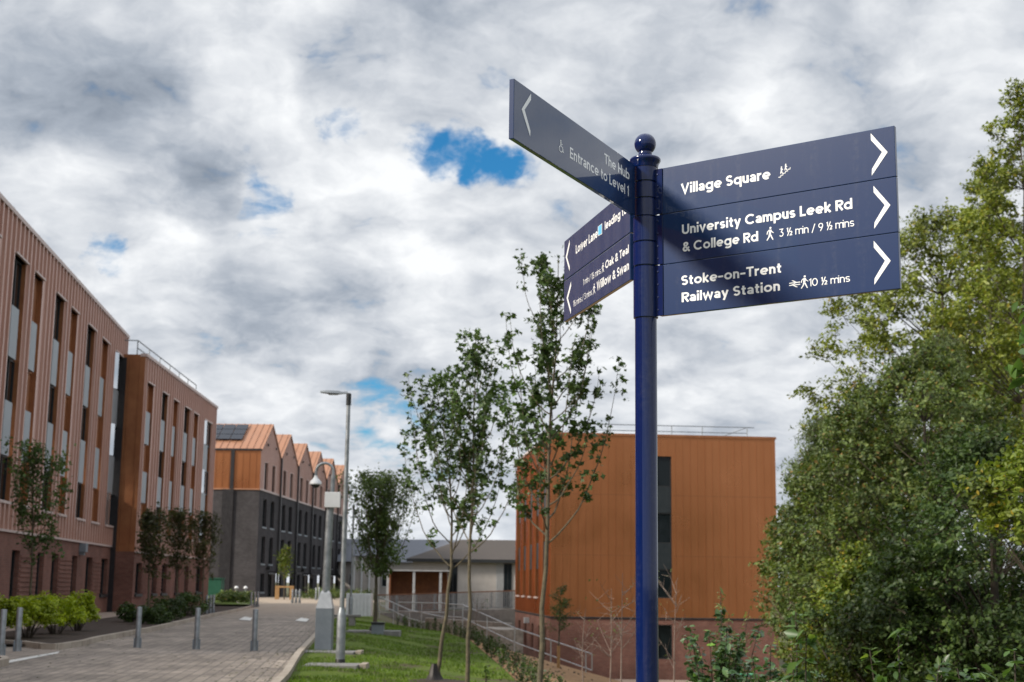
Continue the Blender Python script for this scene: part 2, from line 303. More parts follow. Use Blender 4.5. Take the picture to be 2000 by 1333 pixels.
# ------------------------------------------------------------------ mesh builder and scene tree
ORG = {}
class MB:
    def __init__(s): s.v = []; s.f = []; s.smooth = False
    def face(s, pts):
        i = len(s.v); s.v += [tuple(map(float, p)) for p in pts]; s.f.append(tuple(range(i, i + len(pts))))
    def mesh(s, V, F):
        i = len(s.v); s.v += [tuple(map(float, p)) for p in V]; s.f += [tuple(i + k for k in f) for f in F]
    def obox(s, o, ax, ay, az):          # box from corner o spanned by three vectors
        o, ax, ay, az = (np.array(q, float) for q in (o, ax, ay, az))
        V = [o + i * ax + j * ay + k * az for k in (0, 1) for j in (0, 1) for i in (0, 1)]
        F = [(0, 2, 3, 1), (4, 5, 7, 6), (0, 1, 5, 4), (2, 6, 7, 3), (0, 4, 6, 2), (1, 3, 7, 5)]
        if np.dot(np.cross(ax, ay), az) < 0: F = [f[::-1] for f in F]
        s.mesh(V, F)
    def box(s, x0, x1, y0, y1, z0, z1): s.obox((x0, y0, z0), (x1 - x0, 0, 0), (0, y1 - y0, 0), (0, 0, z1 - z0))
    def tube(s, pts, radii, seg=8, cap=True):
        pts = [np.array(p, float) for p in pts]
        if np.isscalar(radii): radii = [radii] * len(pts)
        V = []; n = len(pts); up = None
        for i, p in enumerate(pts):
            t = pts[min(i + 1, n - 1)] - pts[max(i - 1, 0)]; t = t / (np.linalg.norm(t) + 1e-12)
            if up is None: up = np.array([1.0, 0, 0]) if abs(t[2]) > 0.8 else np.array([0, 0, 1.0])
            a = np.cross(t, up); a /= (np.linalg.norm(a) + 1e-12); b = np.cross(t, a); up = np.cross(a, t)
            for k in range(seg):
                q = 2 * math.pi * k / seg; V.append(p + radii[i] * (math.cos(q) * a + math.sin(q) * b))
        F = []
        for i in range(n - 1):
            for k in range(seg):
                F.append((i * seg + k, (i + 1) * seg + k, (i + 1) * seg + (k + 1) % seg, i * seg + (k + 1) % seg))
        if cap: F += [tuple(range(seg)), tuple(reversed(range((n - 1) * seg, n * seg)))]
        s.mesh(V, F)
    def lathe(s, c, prof, seg=32):        # prof: (radius, z) bottom to top
        V = []; F = []
        for r, z in prof:
            for k in range(seg):
                q = 2 * math.pi * k / seg; V.append((c[0] + r * math.cos(q), c[1] + r * math.sin(q), c[2] + z))
        for i in range(len(prof) - 1):
            for k in range(seg):
                F.append((i * seg + k, i * seg + (k + 1) % seg, (i + 1) * seg + (k + 1) % seg, (i + 1) * seg + k))
        F += [tuple(reversed(range(seg))), tuple(range((len(prof) - 1) * seg, len(prof) * seg))]
        s.mesh(V, F)
    def build(s, name, m, parent=None, smooth=False, bevel=0.0, origin=None):
        org = np.array(origin if origin is not None else (ORG.get(parent.name, (0, 0, 0)) if parent else (0, 0, 0)), float)
        me = bpy.data.meshes.new(name)
        V = np.array(s.v, float) - org if s.v else np.zeros((0, 3))
        me.from_pydata(V.tolist(), [], s.f); me.materials.append(m)
        if smooth:
            me.polygons.foreach_set('use_smooth', [True] * len(me.polygons))
            try: me.set_sharp_from_angle(angle=rad(40))
            except Exception: pass
        me.update()
        o = bpy.data.objects.new(name, me); COL.objects.link(o)
        if parent: o.parent = parent; ORG[o.name] = tuple(org)
        elif origin is not None: o.location = org; ORG[o.name] = tuple(org)
        if bevel:
            bv = o.modifiers.new('bevel', 'BEVEL'); bv.width = bevel; bv.segments = 2; bv.limit_method = 'ANGLE'
        return o

def thing(name, label, cat, loc=(0, 0, 0), group=None):
    o = bpy.data.objects.new(name, None); COL.objects.link(o); o.location = loc; o.empty_display_size = .2
    o['label'] = label; o['category'] = cat
    if group: o['group'] = group
    ORG[o.name] = tuple(float(q) for q in loc)
    return o
def tag(o, label=None, cat=None, group=None, kind=None):
    for k, v in (('label', label), ('category', cat), ('group', group), ('kind', kind)):
        if v: o[k] = v
    return o
def copy_tree(o, parent=None):
    c = o.copy(); COL.objects.link(c)
    if parent: c.parent = parent
    for ch in list(o.children): copy_tree(ch, c)
    return c
def place(o, loc, rz=0.0, label=None, s=1.0):
    o.location = loc; o.rotation_euler = (0, 0, rz); o.scale = (s, s, s)
    if label: o['label'] = label
    return o

# ------------------------------------------------------------------ ground
EDGE = np.array([(-60, 8), (0, 2.2), (8, 1.7), (15, 1.1), (25, 0.35), (32, -0.1), (48, -1.3), (56, -2.6), (64, -5.0), (75, -7.0), (95, -9.5), (120, -10), (400, -10)], float)
def smooth(t): t = min(1.0, max(0.0, t)); return t * t * (3 - 2 * t)
def terrain(x, y):
    s = x - np.interp(y, EDGE[:, 0], EDGE[:, 1])
    rise = 0.30 * smooth((y - 72) / 45)
    if s < 0: g = 0.3 * smooth((s + 4) / 4)
    else: g = min(3.2, 0.3 + 0.26 * s + 0.62 * smooth((y - 60) / 14) * smooth(s / 7))
    far = smooth((y - 108) / 25)          # the land comes back up beyond the low building
    return rise * (1 - smooth(s / 6)) + -g * (1 - far) + 0.0 * far
def grid_sheet(xs, ys, fn, name, m, kind='structure'):
    b = MB(); nx = len(xs)
    b.v = [(float(x), float(y), float(fn(x, y))) for y in ys for x in xs]
    b.f = [(j * nx + i, j * nx + i + 1, (j + 1) * nx + i + 1, (j + 1) * nx + i) for j in range(len(ys) - 1) for i in range(nx - 1)]
    o = b.build(name, m, smooth=True); tag(o, kind=kind); return o
def axis(*segs):
    out = []
    for a, b_, st in segs: out += list(np.arange(a, b_, st))
    return out + [segs[-1][1]]
grid_sheet(axis((-1500, -300, 300), (-300, -60, 40), (-60, -20, 4), (-20, 26, 0.7), (26, 60, 4), (60, 300, 40), (300, 1500, 300)),
           axis((-1500, -200, 260), (-200, -20, 20), (-20, 120, 0.8), (120, 200, 8), (200, 400, 40), (400, 2500, 300)), terrain, 'ground', M['ground'])

ROADL = np.array([(-60, -8.6), (0, -8.6), (22, -9.0), (32.4, -10.13), (45, -11.1), (65, -13.3), (85, -15.1), (100, -17.5), (112, -22), (122, -30)], float)
ROADR = np.array([(-60, -1.0), (0, -1.9), (15, -2.9), (23.4, -3.67), (29.9, -4.43), (42.5, -5.7), (60, -7.5), (88, -10.2), (104, -11.0), (115, -10.5), (122, -9)], float)
def rl(y): return float(np.interp(y, ROADL[:, 0], ROADL[:, 1]))
def rr(y): return float(np.interp(y, ROADR[:, 0], ROADR[:, 1]))
def strip(fl, fr, ys, dz, name, m, nx=6, kind='structure'):
    b = MB()
    for y in ys:
        a, c = fl(y), fr(y)
        for i in range(nx + 1):
            x = a + (c - a) * i / nx; b.v.append((x, y, terrain(x, y) + dz))
    b.f = [(j * (nx + 1) + i, j * (nx + 1) + i + 1, (j + 1) * (nx + 1) + i + 1, (j + 1) * (nx + 1) + i) for j in range(len(ys) - 1) for i in range(nx)]
    o = b.build(name, m, smooth=True)
    if kind: tag(o, kind=kind)
    return o
road = strip(lambda y: rl(y) if y > 33 else rl(y) - 14, rr, axis((-60, 20, 4), (20, 122, 1.0)), 0.03, 'road', M['paving'], 14)
strip(lambda y: rr(y) + .14, lambda y: float(np.interp(y, EDGE[:, 0], EDGE[:, 1])), axis((-20, 70, 0.7), (70, 100, 1)), 0.07, 'lawn', M['lawn'], 12)
# planting bed of wood chip on the slope below the lawn
strip(lambda y: float(np.interp(y, EDGE[:, 0], EDGE[:, 1])) , lambda y: float(np.interp(y, EDGE[:, 0], EDGE[:, 1])) + 6.2, axis((18, 74, 0.7)), 0.08, 'planting_soil', M['tansoil'], 8)
strip(lambda y: 1.0 + (y - 70) * .1, lambda y: 22.0, axis((71.0, 74.8, .5)), 0.05, 'path', M['path'], 6)
# soil bed in front of the left buildings, then the pavement along them
strip(lambda y: rl(y) - 3.6 if y > 38 else rl(y) - 14, lambda y: rl(y) - .16, axis((33.4, 84, 0.8)), 0.10, 'bed_soil', M['soil'], 8)
strip(lambda y: rl(y) - 16, lambda y: rl(y) - 3.6, axis((38.2, 100, 1)), 0.08, 'pavement', M['path'], 6)
b = MB()
strip(lambda y: rl(y) - 3.0, lambda y: rl(y) - 0.16, axis((86, 112, 1)), 0.16, 'verge', M['lawn'], 6)

def kerb_line(pts, name, w_=0.13, h=0.13):
    b = MB()
    P2 = [np.array(p, float) for p in pts]
    L, R_ = [], []
    for i, p in enumerate(P2):
        t = P2[min(i + 1, len(P2) - 1)] - P2[max(i - 1, 0)]; t /= np.linalg.norm(t); n_ = np.array([t[1], -t[0]])
        L.append(p - n_ * w_ / 2); R_.append(p + n_ * w_ / 2)
    for i in range(len(P2) - 1):
        zs = [terrain(*P2[i]), terrain(*P2[i + 1])]
        q = [(*L[i], zs[0] - .05), (*R_[i], zs[0] - .05), (*R_[i + 1], zs[1] - .05), (*L[i + 1], zs[1] - .05)]
        t_ = [(a, c, z + .05 + .03 + h) for a, c, z in q]
        b.face([t_[0], t_[1], t_[2], t_[3]]); b.face([q[0], q[1], t_[1], t_[0]]); b.face([q[2], q[3], t_[3], t_[2]])
        b.face([q[1], q[2], t_[2], t_[1]]); b.face([q[3], q[0], t_[0], t_[3]])
    o = b.build(name, M['kerb']); tag(o, kind='structure'); return o
kerb_line([(rr(y) + .07, y) for y in axis((-20, 104, 1.0))], 'kerb')
lk = [tuple(G(-200, 1256)[:2]), tuple(G(0, 1263)[:2]), tuple(G(45, 1266)[:2]), tuple(G(85, 1271)[:2]), tuple(G(105, 1272)[:2]), tuple(G(125, 1270)[:2]), tuple(G(160, 1264)[:2])]
lk += [(rl(y) - .07, y) for y in axis((37, 92, 1.0))] + [(-17.2, 94.5), (-19.5, 96)]
kerb_line(lk, 'kerb')
kerb_line([tuple(G(-250, 1283)[:2]), tuple(G(-30, 1296)[:2]), tuple(G(4, 1298)[:2]), tuple(G(10, 1303)[:2]), tuple(G(-20, 1310)[:2]), tuple(G(-250, 1330)[:2])], 'kerb')
kerb_line([(-15.5, 86), (-17, 90), (-18.6, 97), (-20.5, 104), (-24, 109)], 'kerb')
def flat_mark(quad, name, m, dz=0.036):
    b = MB(); b.face([(p[0], p[1], terrain(p[0], p[1]) + dz) for p in quad]); o = b.build(name, m); tag(o, kind='structure'); return o
flat_mark([G(0, 1297), G(0, 1302), G(113, 1279.5), G(116, 1276)], 'road_marking', M['paint'])
for cx, cy in ((590, 1213), (480, 1211)):
    flat_mark([G(cx - 14, cy + 2), G(cx + 8, cy + 4), G(cx + 14, cy - 1), G(cx - 2, cy - 4)], 'road_marking', M['paint'], .05)

# ------------------------------------------------------------------ fingerpost
FP = (0.4585, 4.75)
def earc(cx, cy, rx, ry, a0, a1, n=None):
    n = n or max(4, int(abs(a1 - a0) / 12))
    return [(cx + rx * math.cos(rad(a0 + (a1 - a0) * i / n)), cy + ry * math.sin(rad(a0 + (a1 - a0) * i / n))) for i in range(n + 1)]
def glyph(ch, w):
    """a plain geometric sans alphabet drawn with strokes of weight w (cap height 1); returns [centre lines], width"""
    h = w / 2; X = .72; r = (X - w) / 2; m = X / 2; A = 1.02; n_ = (.56 - w) / 2; c = h + r
    O = earc(c, m, r, r, 0, 360, 32)
    arch = lambda x, q=n_: earc(x + q, X - h - q, q, q, 180, 0) + [(x + 2 * q, 0)]
    G = {' ': ([], .27), 'b': ([[(h, 0), (h, A)], O], X), 'd': ([[(2 * r + h, 0), (2 * r + h, A)], O], X), 'p': ([[(h, X), (h, -.28)], O], X), 'q': ([[(2 * r + h, X), (2 * r + h, -.28)], O], X),
         'o': ([O], X), 'c': ([earc(c, m, r, r, 48, 312)], X * .88), 'e': ([earc(c, m, r, r, -2, 312), [(h, m - .01), (2 * r + h, m - .01)]], X * .98),
         'a': ([earc(.28, X - h - .19, .28 - h, .19, 158, 0) + [(.56 - h, 0)], earc(.28, .215, .28 - h, .215 - h, 0, 360, 24)], .57),
         'g': ([O, [(2 * r + h, X), (2 * r + h, -.06)] + earc(c, -.06, r, .24 - h, 0, -150)], X), 'h': ([[(h, 0), (h, A)], arch(h)], .57), 'n': ([[(h, 0), (h, X)], arch(h)], .57),
         'm': ([[(h, 0), (h, X)], arch(h, n_ * .95), arch(h + n_ * 1.9, n_ * .95)], .92 - (.19 - w)), 'u': ([[(h, X)] + earc(h + n_, h + n_, n_, n_, 180, 360), [(h + 2 * n_, X), (h + 2 * n_, 0)]], .57),
         'i': ([[(h, 0), (h, X)], [(h, .84), (h, .84 + w * 1.05)]], w), 'l': ([[(h, 0), (h, A)]], w), 'k': ([[(h, 0), (h, A)], [(h, .26), (.50, X)], [(.17 + h * .3, .38), (.52, 0)]], .56),
         'r': ([[(h, 0), (h, X)], earc(h + .25, X - h - .25, .25, .25, 180, 78)], .40), 's': ([sgl(X, .52, w)], .52), 't': ([[(.19, .93), (.19, .17)] + earc(.34, .17, .15, .17 - h, 180, 285), [(.02, X - h), (.40, X - h)]], .42),
         'v': ([[(h * .8, X), (.31, h * .4), (.62 - h * .8, X)]], .62), 'w': ([[(h * .8, X), (.25, h * .4), (.46, X - .04), (.67, h * .4), (.92 - h * .8, X)]], .92),
         'y': ([[(h * .8, X), (.31, .05)], [(.62 - h * .8, X), (.20, -.28)]], .62), 'f': ([[(.2, 0), (.2, .8)] + earc(.36, .82, .16, .2 - h, 180, 95), [(.02, X - h), (.40, X - h)]], .42),
         'V': ([[(h * .8, 1), (.39, h * .4), (.78 - h * .8, 1)]], .78), 'U': ([[(h, 1)] + earc(.36, .36, .36 - h, .36 - h, 180, 360) + [(.72 - h, 1)]], .72), 'S': ([sgl(1.0, .62, w)], .62),
         'C': ([earc(.5, .5, .5 - h, .5 - h, 45, 315)], .90), 'O': ([earc(.5, .5, .5 - h, .5 - h, 0, 360, 36)], 1.0), 'L': ([[(h, 1), (h, h), (.52, h)]], .52), 'H': ([[(h, 0), (h, 1)], [(.72 - h, 0), (.72 - h, 1)], [(h, .5), (.72 - h, .5)]], .72),
         'T': ([[(0, 1 - h), (.66, 1 - h)], [(.33, 0), (.33, 1 - h)]], .66), 'E': ([[(.56, 1 - h), (h, 1 - h), (h, h), (.56, h)], [(h, .5), (.52, .5)]], .57), 'W': ([[(h * .8, 1), (.30, h * .4), (.56, .96), (.82, h * .4), (1.12 - h * .8, 1)]], 1.12),
         'R': ([[(h, 0), (h, 1 - h)] + earc(.38, .72, .27 - h * .6, .28 - h, 90, -90) + [(h, .44)], [(.32, .44), (.60, 0)]], .64),
         '1': ([[(.04, .80), (.26, 1 - h * .8), (.26, 0)]], .26 + h), '0': ([earc(.34, .5, .34 - h, .5 - h, 0, 360, 32)], .68),
         '3': ([[(.06, 1 - h), (.52 - h * .5, 1 - h), (.28, .60)] + earc(.29, .31, .29 - h, .31 - h, 85, -150)], .58), '9': ([earc(.30, .69, .30 - h, .31 - h, 0, 360, 28), [(.60 - h, .66), (.52 - h, .40), (.24, 0)]], .60),
         '2': ([earc(.28, .70, .26 - h * .5, .30 - h, 165, -30) + [(.08, h), (.56, h)]], .56), '/': ([[(.02, -.08), (.40, 1.02)]], .42), '–': ([[(0, .40), (.46, .40)]], .46), ':': ([[(h, 0), (h, w * 1.05)], [(h, .44), (h, .44 + w * 1.05)]], w),
         '&': ([[(.72, 0), (.20, .64)] + earc(.34, .77, .17, .23 - h, 215, -40) + [(.18, .44)] + earc(.29, .27, .29 - h, .27 - h, 135, 345) + [(.66, .46)]], .74)}
    if ch == '½':
        k = .56; one, two = glyph('1', w / k), glyph('2', w / k); o_ = .40
        st = [[(x * k, .44 + y * k) for x, y in q] for q in one[0]] + [[(.10, -.02), (.52, 1.0)]] + [[(o_ + x * k, y * k) for x, y in q] for q in two[0]]
        return st, o_ + .56 * k
    return G[ch]
def sgl(H_, W_, w):
    h = w / 2; ry = (H_ - w) / 4; rx = (W_ - w) / 2; c = W_ / 2
    return earc(c, H_ - h - ry, rx, ry, 28, 262, 14) + earc(c, h + ry, rx, ry, 82, -152, 14)
def make_text(body, w):
    V, F, x = [], [], 0.0; lay = []
    for ch in body:
        st, adv = glyph(ch, w)
        for j, q in enumerate(st):
            q = np.array(q, float); n = len(q); cl = n > 3 and np.linalg.norm(q[0] - q[-1]) < 1e-6; i0 = len(V)
            for i in range(n):
                p0 = q[(i - 1) % (n - 1)] if cl else q[max(i - 1, 0)]; p1 = q[(i + 1) % (n - 1)] if cl else q[min(i + 1, n - 1)]
                a = q[i] - p0; b_ = p1 - q[i]; la, lb = np.linalg.norm(a), np.linalg.norm(b_)
                a = a / la if la > 1e-9 else b_ / lb; b_ = b_ / lb if lb > 1e-9 else a
                t = a + b_; t = t / (np.linalg.norm(t) + 1e-9); nn = np.array([-t[1], t[0]]); co = max(.45, float(nn @ np.array([-a[1], a[0]])))
                for sg in (1, -1): V.append((x + q[i][0] + sg * nn[0] * w / 2 / co, q[i][1] + sg * nn[1] * w / 2 / co)); lay.append(j)
            for i in range(n - 1): k = i0 + 2 * i; F.append((k + 1, k + 3, k + 2, k))
        x += adv + (.085 if ch != ' ' else .05)
    return np.array(V), F, np.array(lay)
CAP = None
class Face:
    """visible face of a sign arm: origin O (on the face, post end), unit direction a (away from the post), outward normal n"""
    def __init__(s, ox, oy, ang, flip):
        a = rad(ang); s.O = np.array([ox, oy, 0.0]); s.a = np.array([math.cos(a), math.sin(a), 0])
        s.n = np.array([-s.a[1], s.a[0], 0]) * (1 if flip else -1)
        s.r = np.cross([0, 0, 1], s.n)        # reading direction on this face
    def uz(s, px, py):                        # photo pixel -> (reading coordinate, height)
        v = ray(px, py); c = np.array([0, 0, EYE])
        t = ((s.O - c) @ s.n) / (v @ s.n); w_ = c + v * t; return (w_ - s.O) @ s.r, w_[2]
    def pt(s, u, z, out=0.0): return s.O + s.r * u + s.n * out + np.array([0, 0, z])
    def text(s, mb, body, x0, x1, base, top, bold=0.0, space=1.0):
        """base: two baseline pixels (left, right); x0/x1 pixel extents; top: pixel of the cap height above base[0]"""
        V, F, lay = make_text(body, bold)
        u0, z0 = s.uz(*base[0]); u1, z1 = s.uz(*base[1]); zb = (z0 + z1) / 2
        ua = s.uz(x0, base[0][1])[0]; ub = s.uz(x1, base[1][1])[0]
        h = s.uz(*top)[1] - z0
        mn, mx = V[:, 0].min(), V[:, 0].max()
        U = ua + (V[:, 0] - mn) / (mx - mn) * (ub - ua); Z = zb + V[:, 1] * h
        mb.mesh([s.pt(u, z, 0.0005 + .00004 * k) for u, z, k in zip(U, Z, lay)], F)
    def poly(s, mb, pts, out=0.0007):
        mb.face([s.pt(*s.uz(*p), out) for p in pts])
    def icon(s, mb, x0, x1, y0, y1, shapes, skew=0.0):
        """shapes: polygons in a 0..1 box (y up) placed in the pixel box"""
        ua, za = s.uz(x0, y1); ub, zb = s.uz(x1, y0); _, zt = s.uz(x0, y0 + 0); z_lo = s.uz((x0 + x1) / 2, y1)[1]; z_hi = s.uz((x0 + x1) / 2, y0)[1]
        for sh in shapes: mb.face([s.pt(ua + (ub - ua) * x, z_lo + (z_hi - z_lo) * y, 0.0007) for x, y in sh])
def disc(cx, cy, rx, ry, n=14): return [(cx + rx * math.cos(2 * math.pi * i / n), cy + ry * math.sin(2 * math.pi * i / n)) for i in range(n)]
def limb(p, q, w0, w1, asp=2.0):
    # a tapered bar in the unit box whose real height is asp times its width
    dx_, dy_ = (q[0] - p[0]), (q[1] - p[1]) * asp; L = math.hypot(dx_, dy_); nx_, ny_ = -dy_ / L, dx_ / L
    return [(p[0] + nx_ * w0, p[1] + ny_ * w0 / asp), (p[0] - nx_ * w0, p[1] - ny_ * w0 / asp), (q[0] - nx_ * w1, q[1] - ny_ * w1 / asp), (q[0] + nx_ * w1, q[1] + ny_ * w1 / asp)]
WALK = [disc(.56, .92, .13, .075), limb((.55, .80), (.48, .46), .15, .12), limb((.50, .48), (.66, .28), .09, .08), limb((.66, .29), (.86, .02), .075, .06),
        limb((.45, .48), (.36, .24), .09, .075), limb((.36, .26), (.10, .02), .075, .06), limb((.50, .80), (.20, .66), .065, .055), limb((.20, .67), (.12, .46), .055, .05),
        limb((.60, .78), (.76, .60), .06, .05), limb((.76, .61), (.96, .52), .05, .045)]
CHAIR = [disc(.40, .94, .12, .06), limb((.40, .86), (.42, .48), .09, .08), limb((.42, .70), (.72, .70), .055, .055), limb((.42, .50), (.74, .48), .07, .07), limb((.73, .50), (.86, .10), .07, .06), limb((.84, .12), (.99, .14), .055, .055)]
for i in range(11):
    a0 = rad(110 + i * 23); a1 = rad(110 + (i + 1) * 23 + 2)
    CHAIR.append([(.42 + .40 * math.cos(a0), .27 + .25 * math.sin(a0)), (.42 + .40 * math.cos(a1), .27 + .25 * math.sin(a1)), (.42 + .29 * math.cos(a1), .27 + .18 * math.sin(a1)), (.42 + .29 * math.cos(a0), .27 + .18 * math.sin(a0))])
def person(cx, cy, h): return [disc(cx, cy + h * .92, .055, h * .08), limb((cx, cy + h * .80), (cx - .01, cy + h * .42), .06, .045, 1), limb((cx - .01, cy + h * .45), (cx + .07, cy + h * .02), .035, .03, 1), limb((cx - .02, cy + h * .45), (cx - .08, cy + h * .05), .035, .03, 1), limb((cx, cy + h * .76), (cx + .11, cy + h * .5), .025, .022, 1)]
STAIRS = person(.28, .30, .55) + person(.62, .50, .50)
for i in range(5):
    STAIRS += [[(.02 + i * .19, .05 + i * .12), (.23 + i * .19, .05 + i * .12), (.23 + i * .19, .10 + i * .12), (.02 + i * .19, .10 + i * .12)], [(.19 + i * .19, .05 + i * .12), (.23 + i * .19, .05 + i * .12), (.23 + i * .19, .21 + i * .12), (.19 + i * .19, .21 + i * .12)]]
RAILMARK = [[(0, .58), (1, .58), (1, .70), (0, .70)], [(0, .28), (1, .28), (1, .40), (0, .40)],
            [(.20, .98), (.36, .98), (.68, .70), (.52, .70)], [(.52, .70 - .12), (.68, .58), (.34, .40), (.18, .40)], [(.32, .28), (.48, .28), (.80, .0), (.64, .0)]]

post = thing('fingerpost', 'navy blue fingerpost with ball finial and six sign arms', 'fingerpost', (FP[0], FP[1], terrain(*FP)))
zg = terrain(*FP)
def pole_part(name, prof, m, seg=48):
    b = MB(); b.lathe((FP[0], FP[1], 0), prof, seg); return b.build(name, m, post, smooth=True)
pole_part('pole', [(0.0375, zg - .1), (0.0375, 3.04)], M['post'])
pole_part('base_collar', [(0.060, zg - .1), (0.060, zg + .35), (.056, zg + .38), (0.0376, zg + .40)], M['post'])
ZR = [2.508, 2.688, 2.866, 3.033]
for i, (a, c, r_) in enumerate(((2.506, 2.685, .0425), (2.688, 2.770, .0435), (2.773, 2.860, .0435), (2.863, 2.925, .0415), (2.928, 2.985, .0415), (2.988, 3.042, .0420))):
    pole_part('sleeve', [(r_ - .002, a), (r_, a + .002), (r_, c - .002), (r_ - .002, c)], M['post'])
fin = pole_part('finial', [(0.044, 3.040), (0.046, 3.047), (0.047, 3.052), (0.050, 3.058), (0.0535, 3.064), (0.0545, 3.068), (0.0545, 3.072), (0.052, 3.076), (0.038, 3.081), (0.028, 3.084), (0.0245, 3.088), (0.0245, 3.096)] +
                [(0.0385 * math.cos(rad(t)), 3.129 + 0.0385 * math.sin(rad(t))) for t in range(-52, 91, 6)], M['post'])

def arm(face, L, z0, z1, label, thick=0.016, flange=True):
    b = MB(); o_ = face.O - face.n * thick
    sgn = 1.0
    b.obox(o_ + np.array([0, 0, z0]), face.a * L, face.n * thick, np.array([0, 0, z1 - z0]))
    p = b.build('sign_panel', M['sign'], post, bevel=0.0016); p['label'] = label
    return p
fr = Face(0.503, 4.721, -36.0, False)
z2 = lambda x, y: (1280 + x / 3.333, 230 + y / 3.333)
def T(face, zf, mb, body, x0, x1, bl, br, top, bold, space=1.0):
    face.text(mb, body, zf(x0, 0)[0], zf(x1, 0)[0], (zf(*bl), zf(*br)), zf(*top), bold, space)
BOLD, LIGHT = 0.185, 0.105
def letters(p, face, zf, lines):
    for ln in lines: mb = MB(); T(face, zf, mb, *ln); mb.build('lettering', M['letter'], p)
def arrow(p, face, zf, pts):
    mb = MB(); face.poly(mb, [zf(*q) for q in pts]); return mb.build('arrow', M['letter'], p)
def symbol(p, face, zf, x0, x1, y0, y1, shapes, name='walking_symbol'):
    mb = MB(); a, b_ = zf(x0, y0), zf(x1, y1); face.icon(mb, a[0], b_[0], a[1], b_[1], shapes); return mb.build(name, M['letter'], p)

pa = arm(fr, .846, 2.8668, 3.031, 'top sign arm reading Village Square')
for zj in (2.688, 2.866):
    b = MB(); b.obox(fr.O - fr.n * .0145 + np.array([0, 0, zj - .003]), fr.a * .843, fr.n * .011, np.array([0, 0, .006])); b.build('added_gap_bar', M['gap'], post)  # dark bars added to stop daylight showing through the gaps between arms
letters(pa, fr, z2, [('Village Square', 167, 750, (190, 495), (745, 399), (190, 429), BOLD)])
symbol(pa, fr, z2, 800, 880, 303, 390, STAIRS, 'stairs_symbol')
arrow(pa, fr, z2, [(1402, 103), (1512, 225), (1409, 378), (1411, 335), (1476, 225), (1404, 147)])
pb = arm(fr, .846, 2.6888, 2.8652, 'middle sign arm reading University Campus Leek Rd')
letters(pb, fr, z2, [('University Campus Leek Rd', 174, 1283, (180, 764), (1280, 590), (180, 700), BOLD),
        ('& College Rd', 178, 670, (182, 874), (668, 804), (182, 812), BOLD),
        ('3 ½ min / 9 ½ mins', 808, 1295, (812, 778), (1292, 706), (812, 727), LIGHT)])
symbol(pb, fr, z2, 722, 772, 712, 800, WALK)
arrow(pb, fr, z2, [(1420, 445), (1530, 570), (1425, 724), (1428, 682), (1494, 570), (1422, 488)])
pc = arm(fr, .846, 2.510, 2.6872, 'lowest sign arm reading Stoke-on-Trent Railway Station')
letters(pc, fr, z2, [('Stoke–on–Trent', 170, 820, (174, 1092), (818, 1010), (174, 1030), BOLD),
        ('Railway Station', 172, 812, (174, 1203), (810, 1126), (174, 1141), BOLD),
        ('10 ½ mins', 1000, 1268, (1002, 1098), (1266, 1070), (1002, 1048), LIGHT)])
symbol(pc, fr, z2, 945, 996, 1028, 1113, WALK)
symbol(pc, fr, z2, 872, 943, 1058, 1106, RAILMARK, 'rail_symbol')
arrow(pc, fr, z2, [(1422, 803), (1532, 932), (1426, 1089), (1428, 1048), (1496, 932), (1423, 847)])
# riveted flange plates where the three arms meet the sleeves
for z0, z1 in ((2.868, 3.030), (2.690, 2.864), (2.510, 2.686)):
    b = MB(); b.obox(fr.O + fr.n * .0002 - fr.a * .030 + np.array([0, 0, z0]), fr.a * .045, fr.n * .004, np.array([0, 0, z1 - z0]))
    fl = b.build('flange', M['post'], post, bevel=.001)
    for k in range(4):
        b = MB(); c = fr.O + fr.a * (-.003) + fr.n * .004 + np.array([0, 0, z0 + (z1 - z0) * (.12 + .253 * k)])
        ring = []
        for rr_, h_ in ((.0035, 0), (.0035, .001), (.0022, .0024)):
            ring.append([c + fr.n * h_ + rr_ * (math.cos(2 * math.pi * i / 12) * fr.a + math.sin(2 * math.pi * i / 12) * np.array([0, 0, 1])) for i in range(12)])
        for j in range(2):
            for i in range(12): b.face([ring[j][i], ring[j][(i + 1) % 12], ring[j + 1][(i + 1) % 12], ring[j + 1][i]])
        b.face(ring[2]); b.build('rivet', M['screw'], fl)

fh = Face(0.420, 4.722, -116.9, True)
z1_ = lambda x, y: (980 + x / 4.762, 140 + y / 4.762)
ph = arm(fh, .935, 2.864, 3.045, 'sign arm pointing towards the camera reading The Hub')
letters(ph, fh, z1_, [('The Hub', 952, 1187, (972, 867), (1180, 1006), (972, 772), .165),
        ('Entrance to Level 1', 632, 1180, (640, 808), (1176, 1160), (640, 706), .165)])
symbol(ph, fh, z1_, 527, 577, 640, 757, CHAIR, 'wheelchair_symbol')
arrow(ph, fh, z1_, [(270, 205), (183, 350), (262, 608), (265, 553), (211, 356), (270, 266)])
fl_ = Face(0.405, 4.755, 103.8, True)
z3_ = lambda x, y: (1080 + x / 5.125, 380 + y / 5.125)
pd = arm(fl_, .83, 2.812, 2.975, 'sign arm pointing away from the camera reading Lower Lane')
letters(pd, fl_, z3_, [('Lower Lane', 230, 448, (235, 590), (445, 434), (235, 503), BOLD),
        ('leading to:', 520, 750, (523, 356), (748, 180), (523, 272), BOLD)])
mb = MB(); fl_.poly(mb, [z3_(*q) for q in ((451, 325), (494, 290), (494, 397), (451, 420))]); mb.build('square_symbol', M['letter'], pd)
mb = MB(); fl_.poly(mb, [z3_(*q) for q in ((457, 325), (490, 299), (490, 391), (457, 411))], .0014); mb.build('square_symbol', M['cyan'], pd)
arrow(pd, fl_, z3_, [(168, 458), (129, 630), (168, 770), (170, 725), (143, 630), (170, 500)])
pe = arm(fl_, .83, 2.643, 2.808, 'sign arm pointing away from the camera reading Oak and Teal, Willow and Swan')
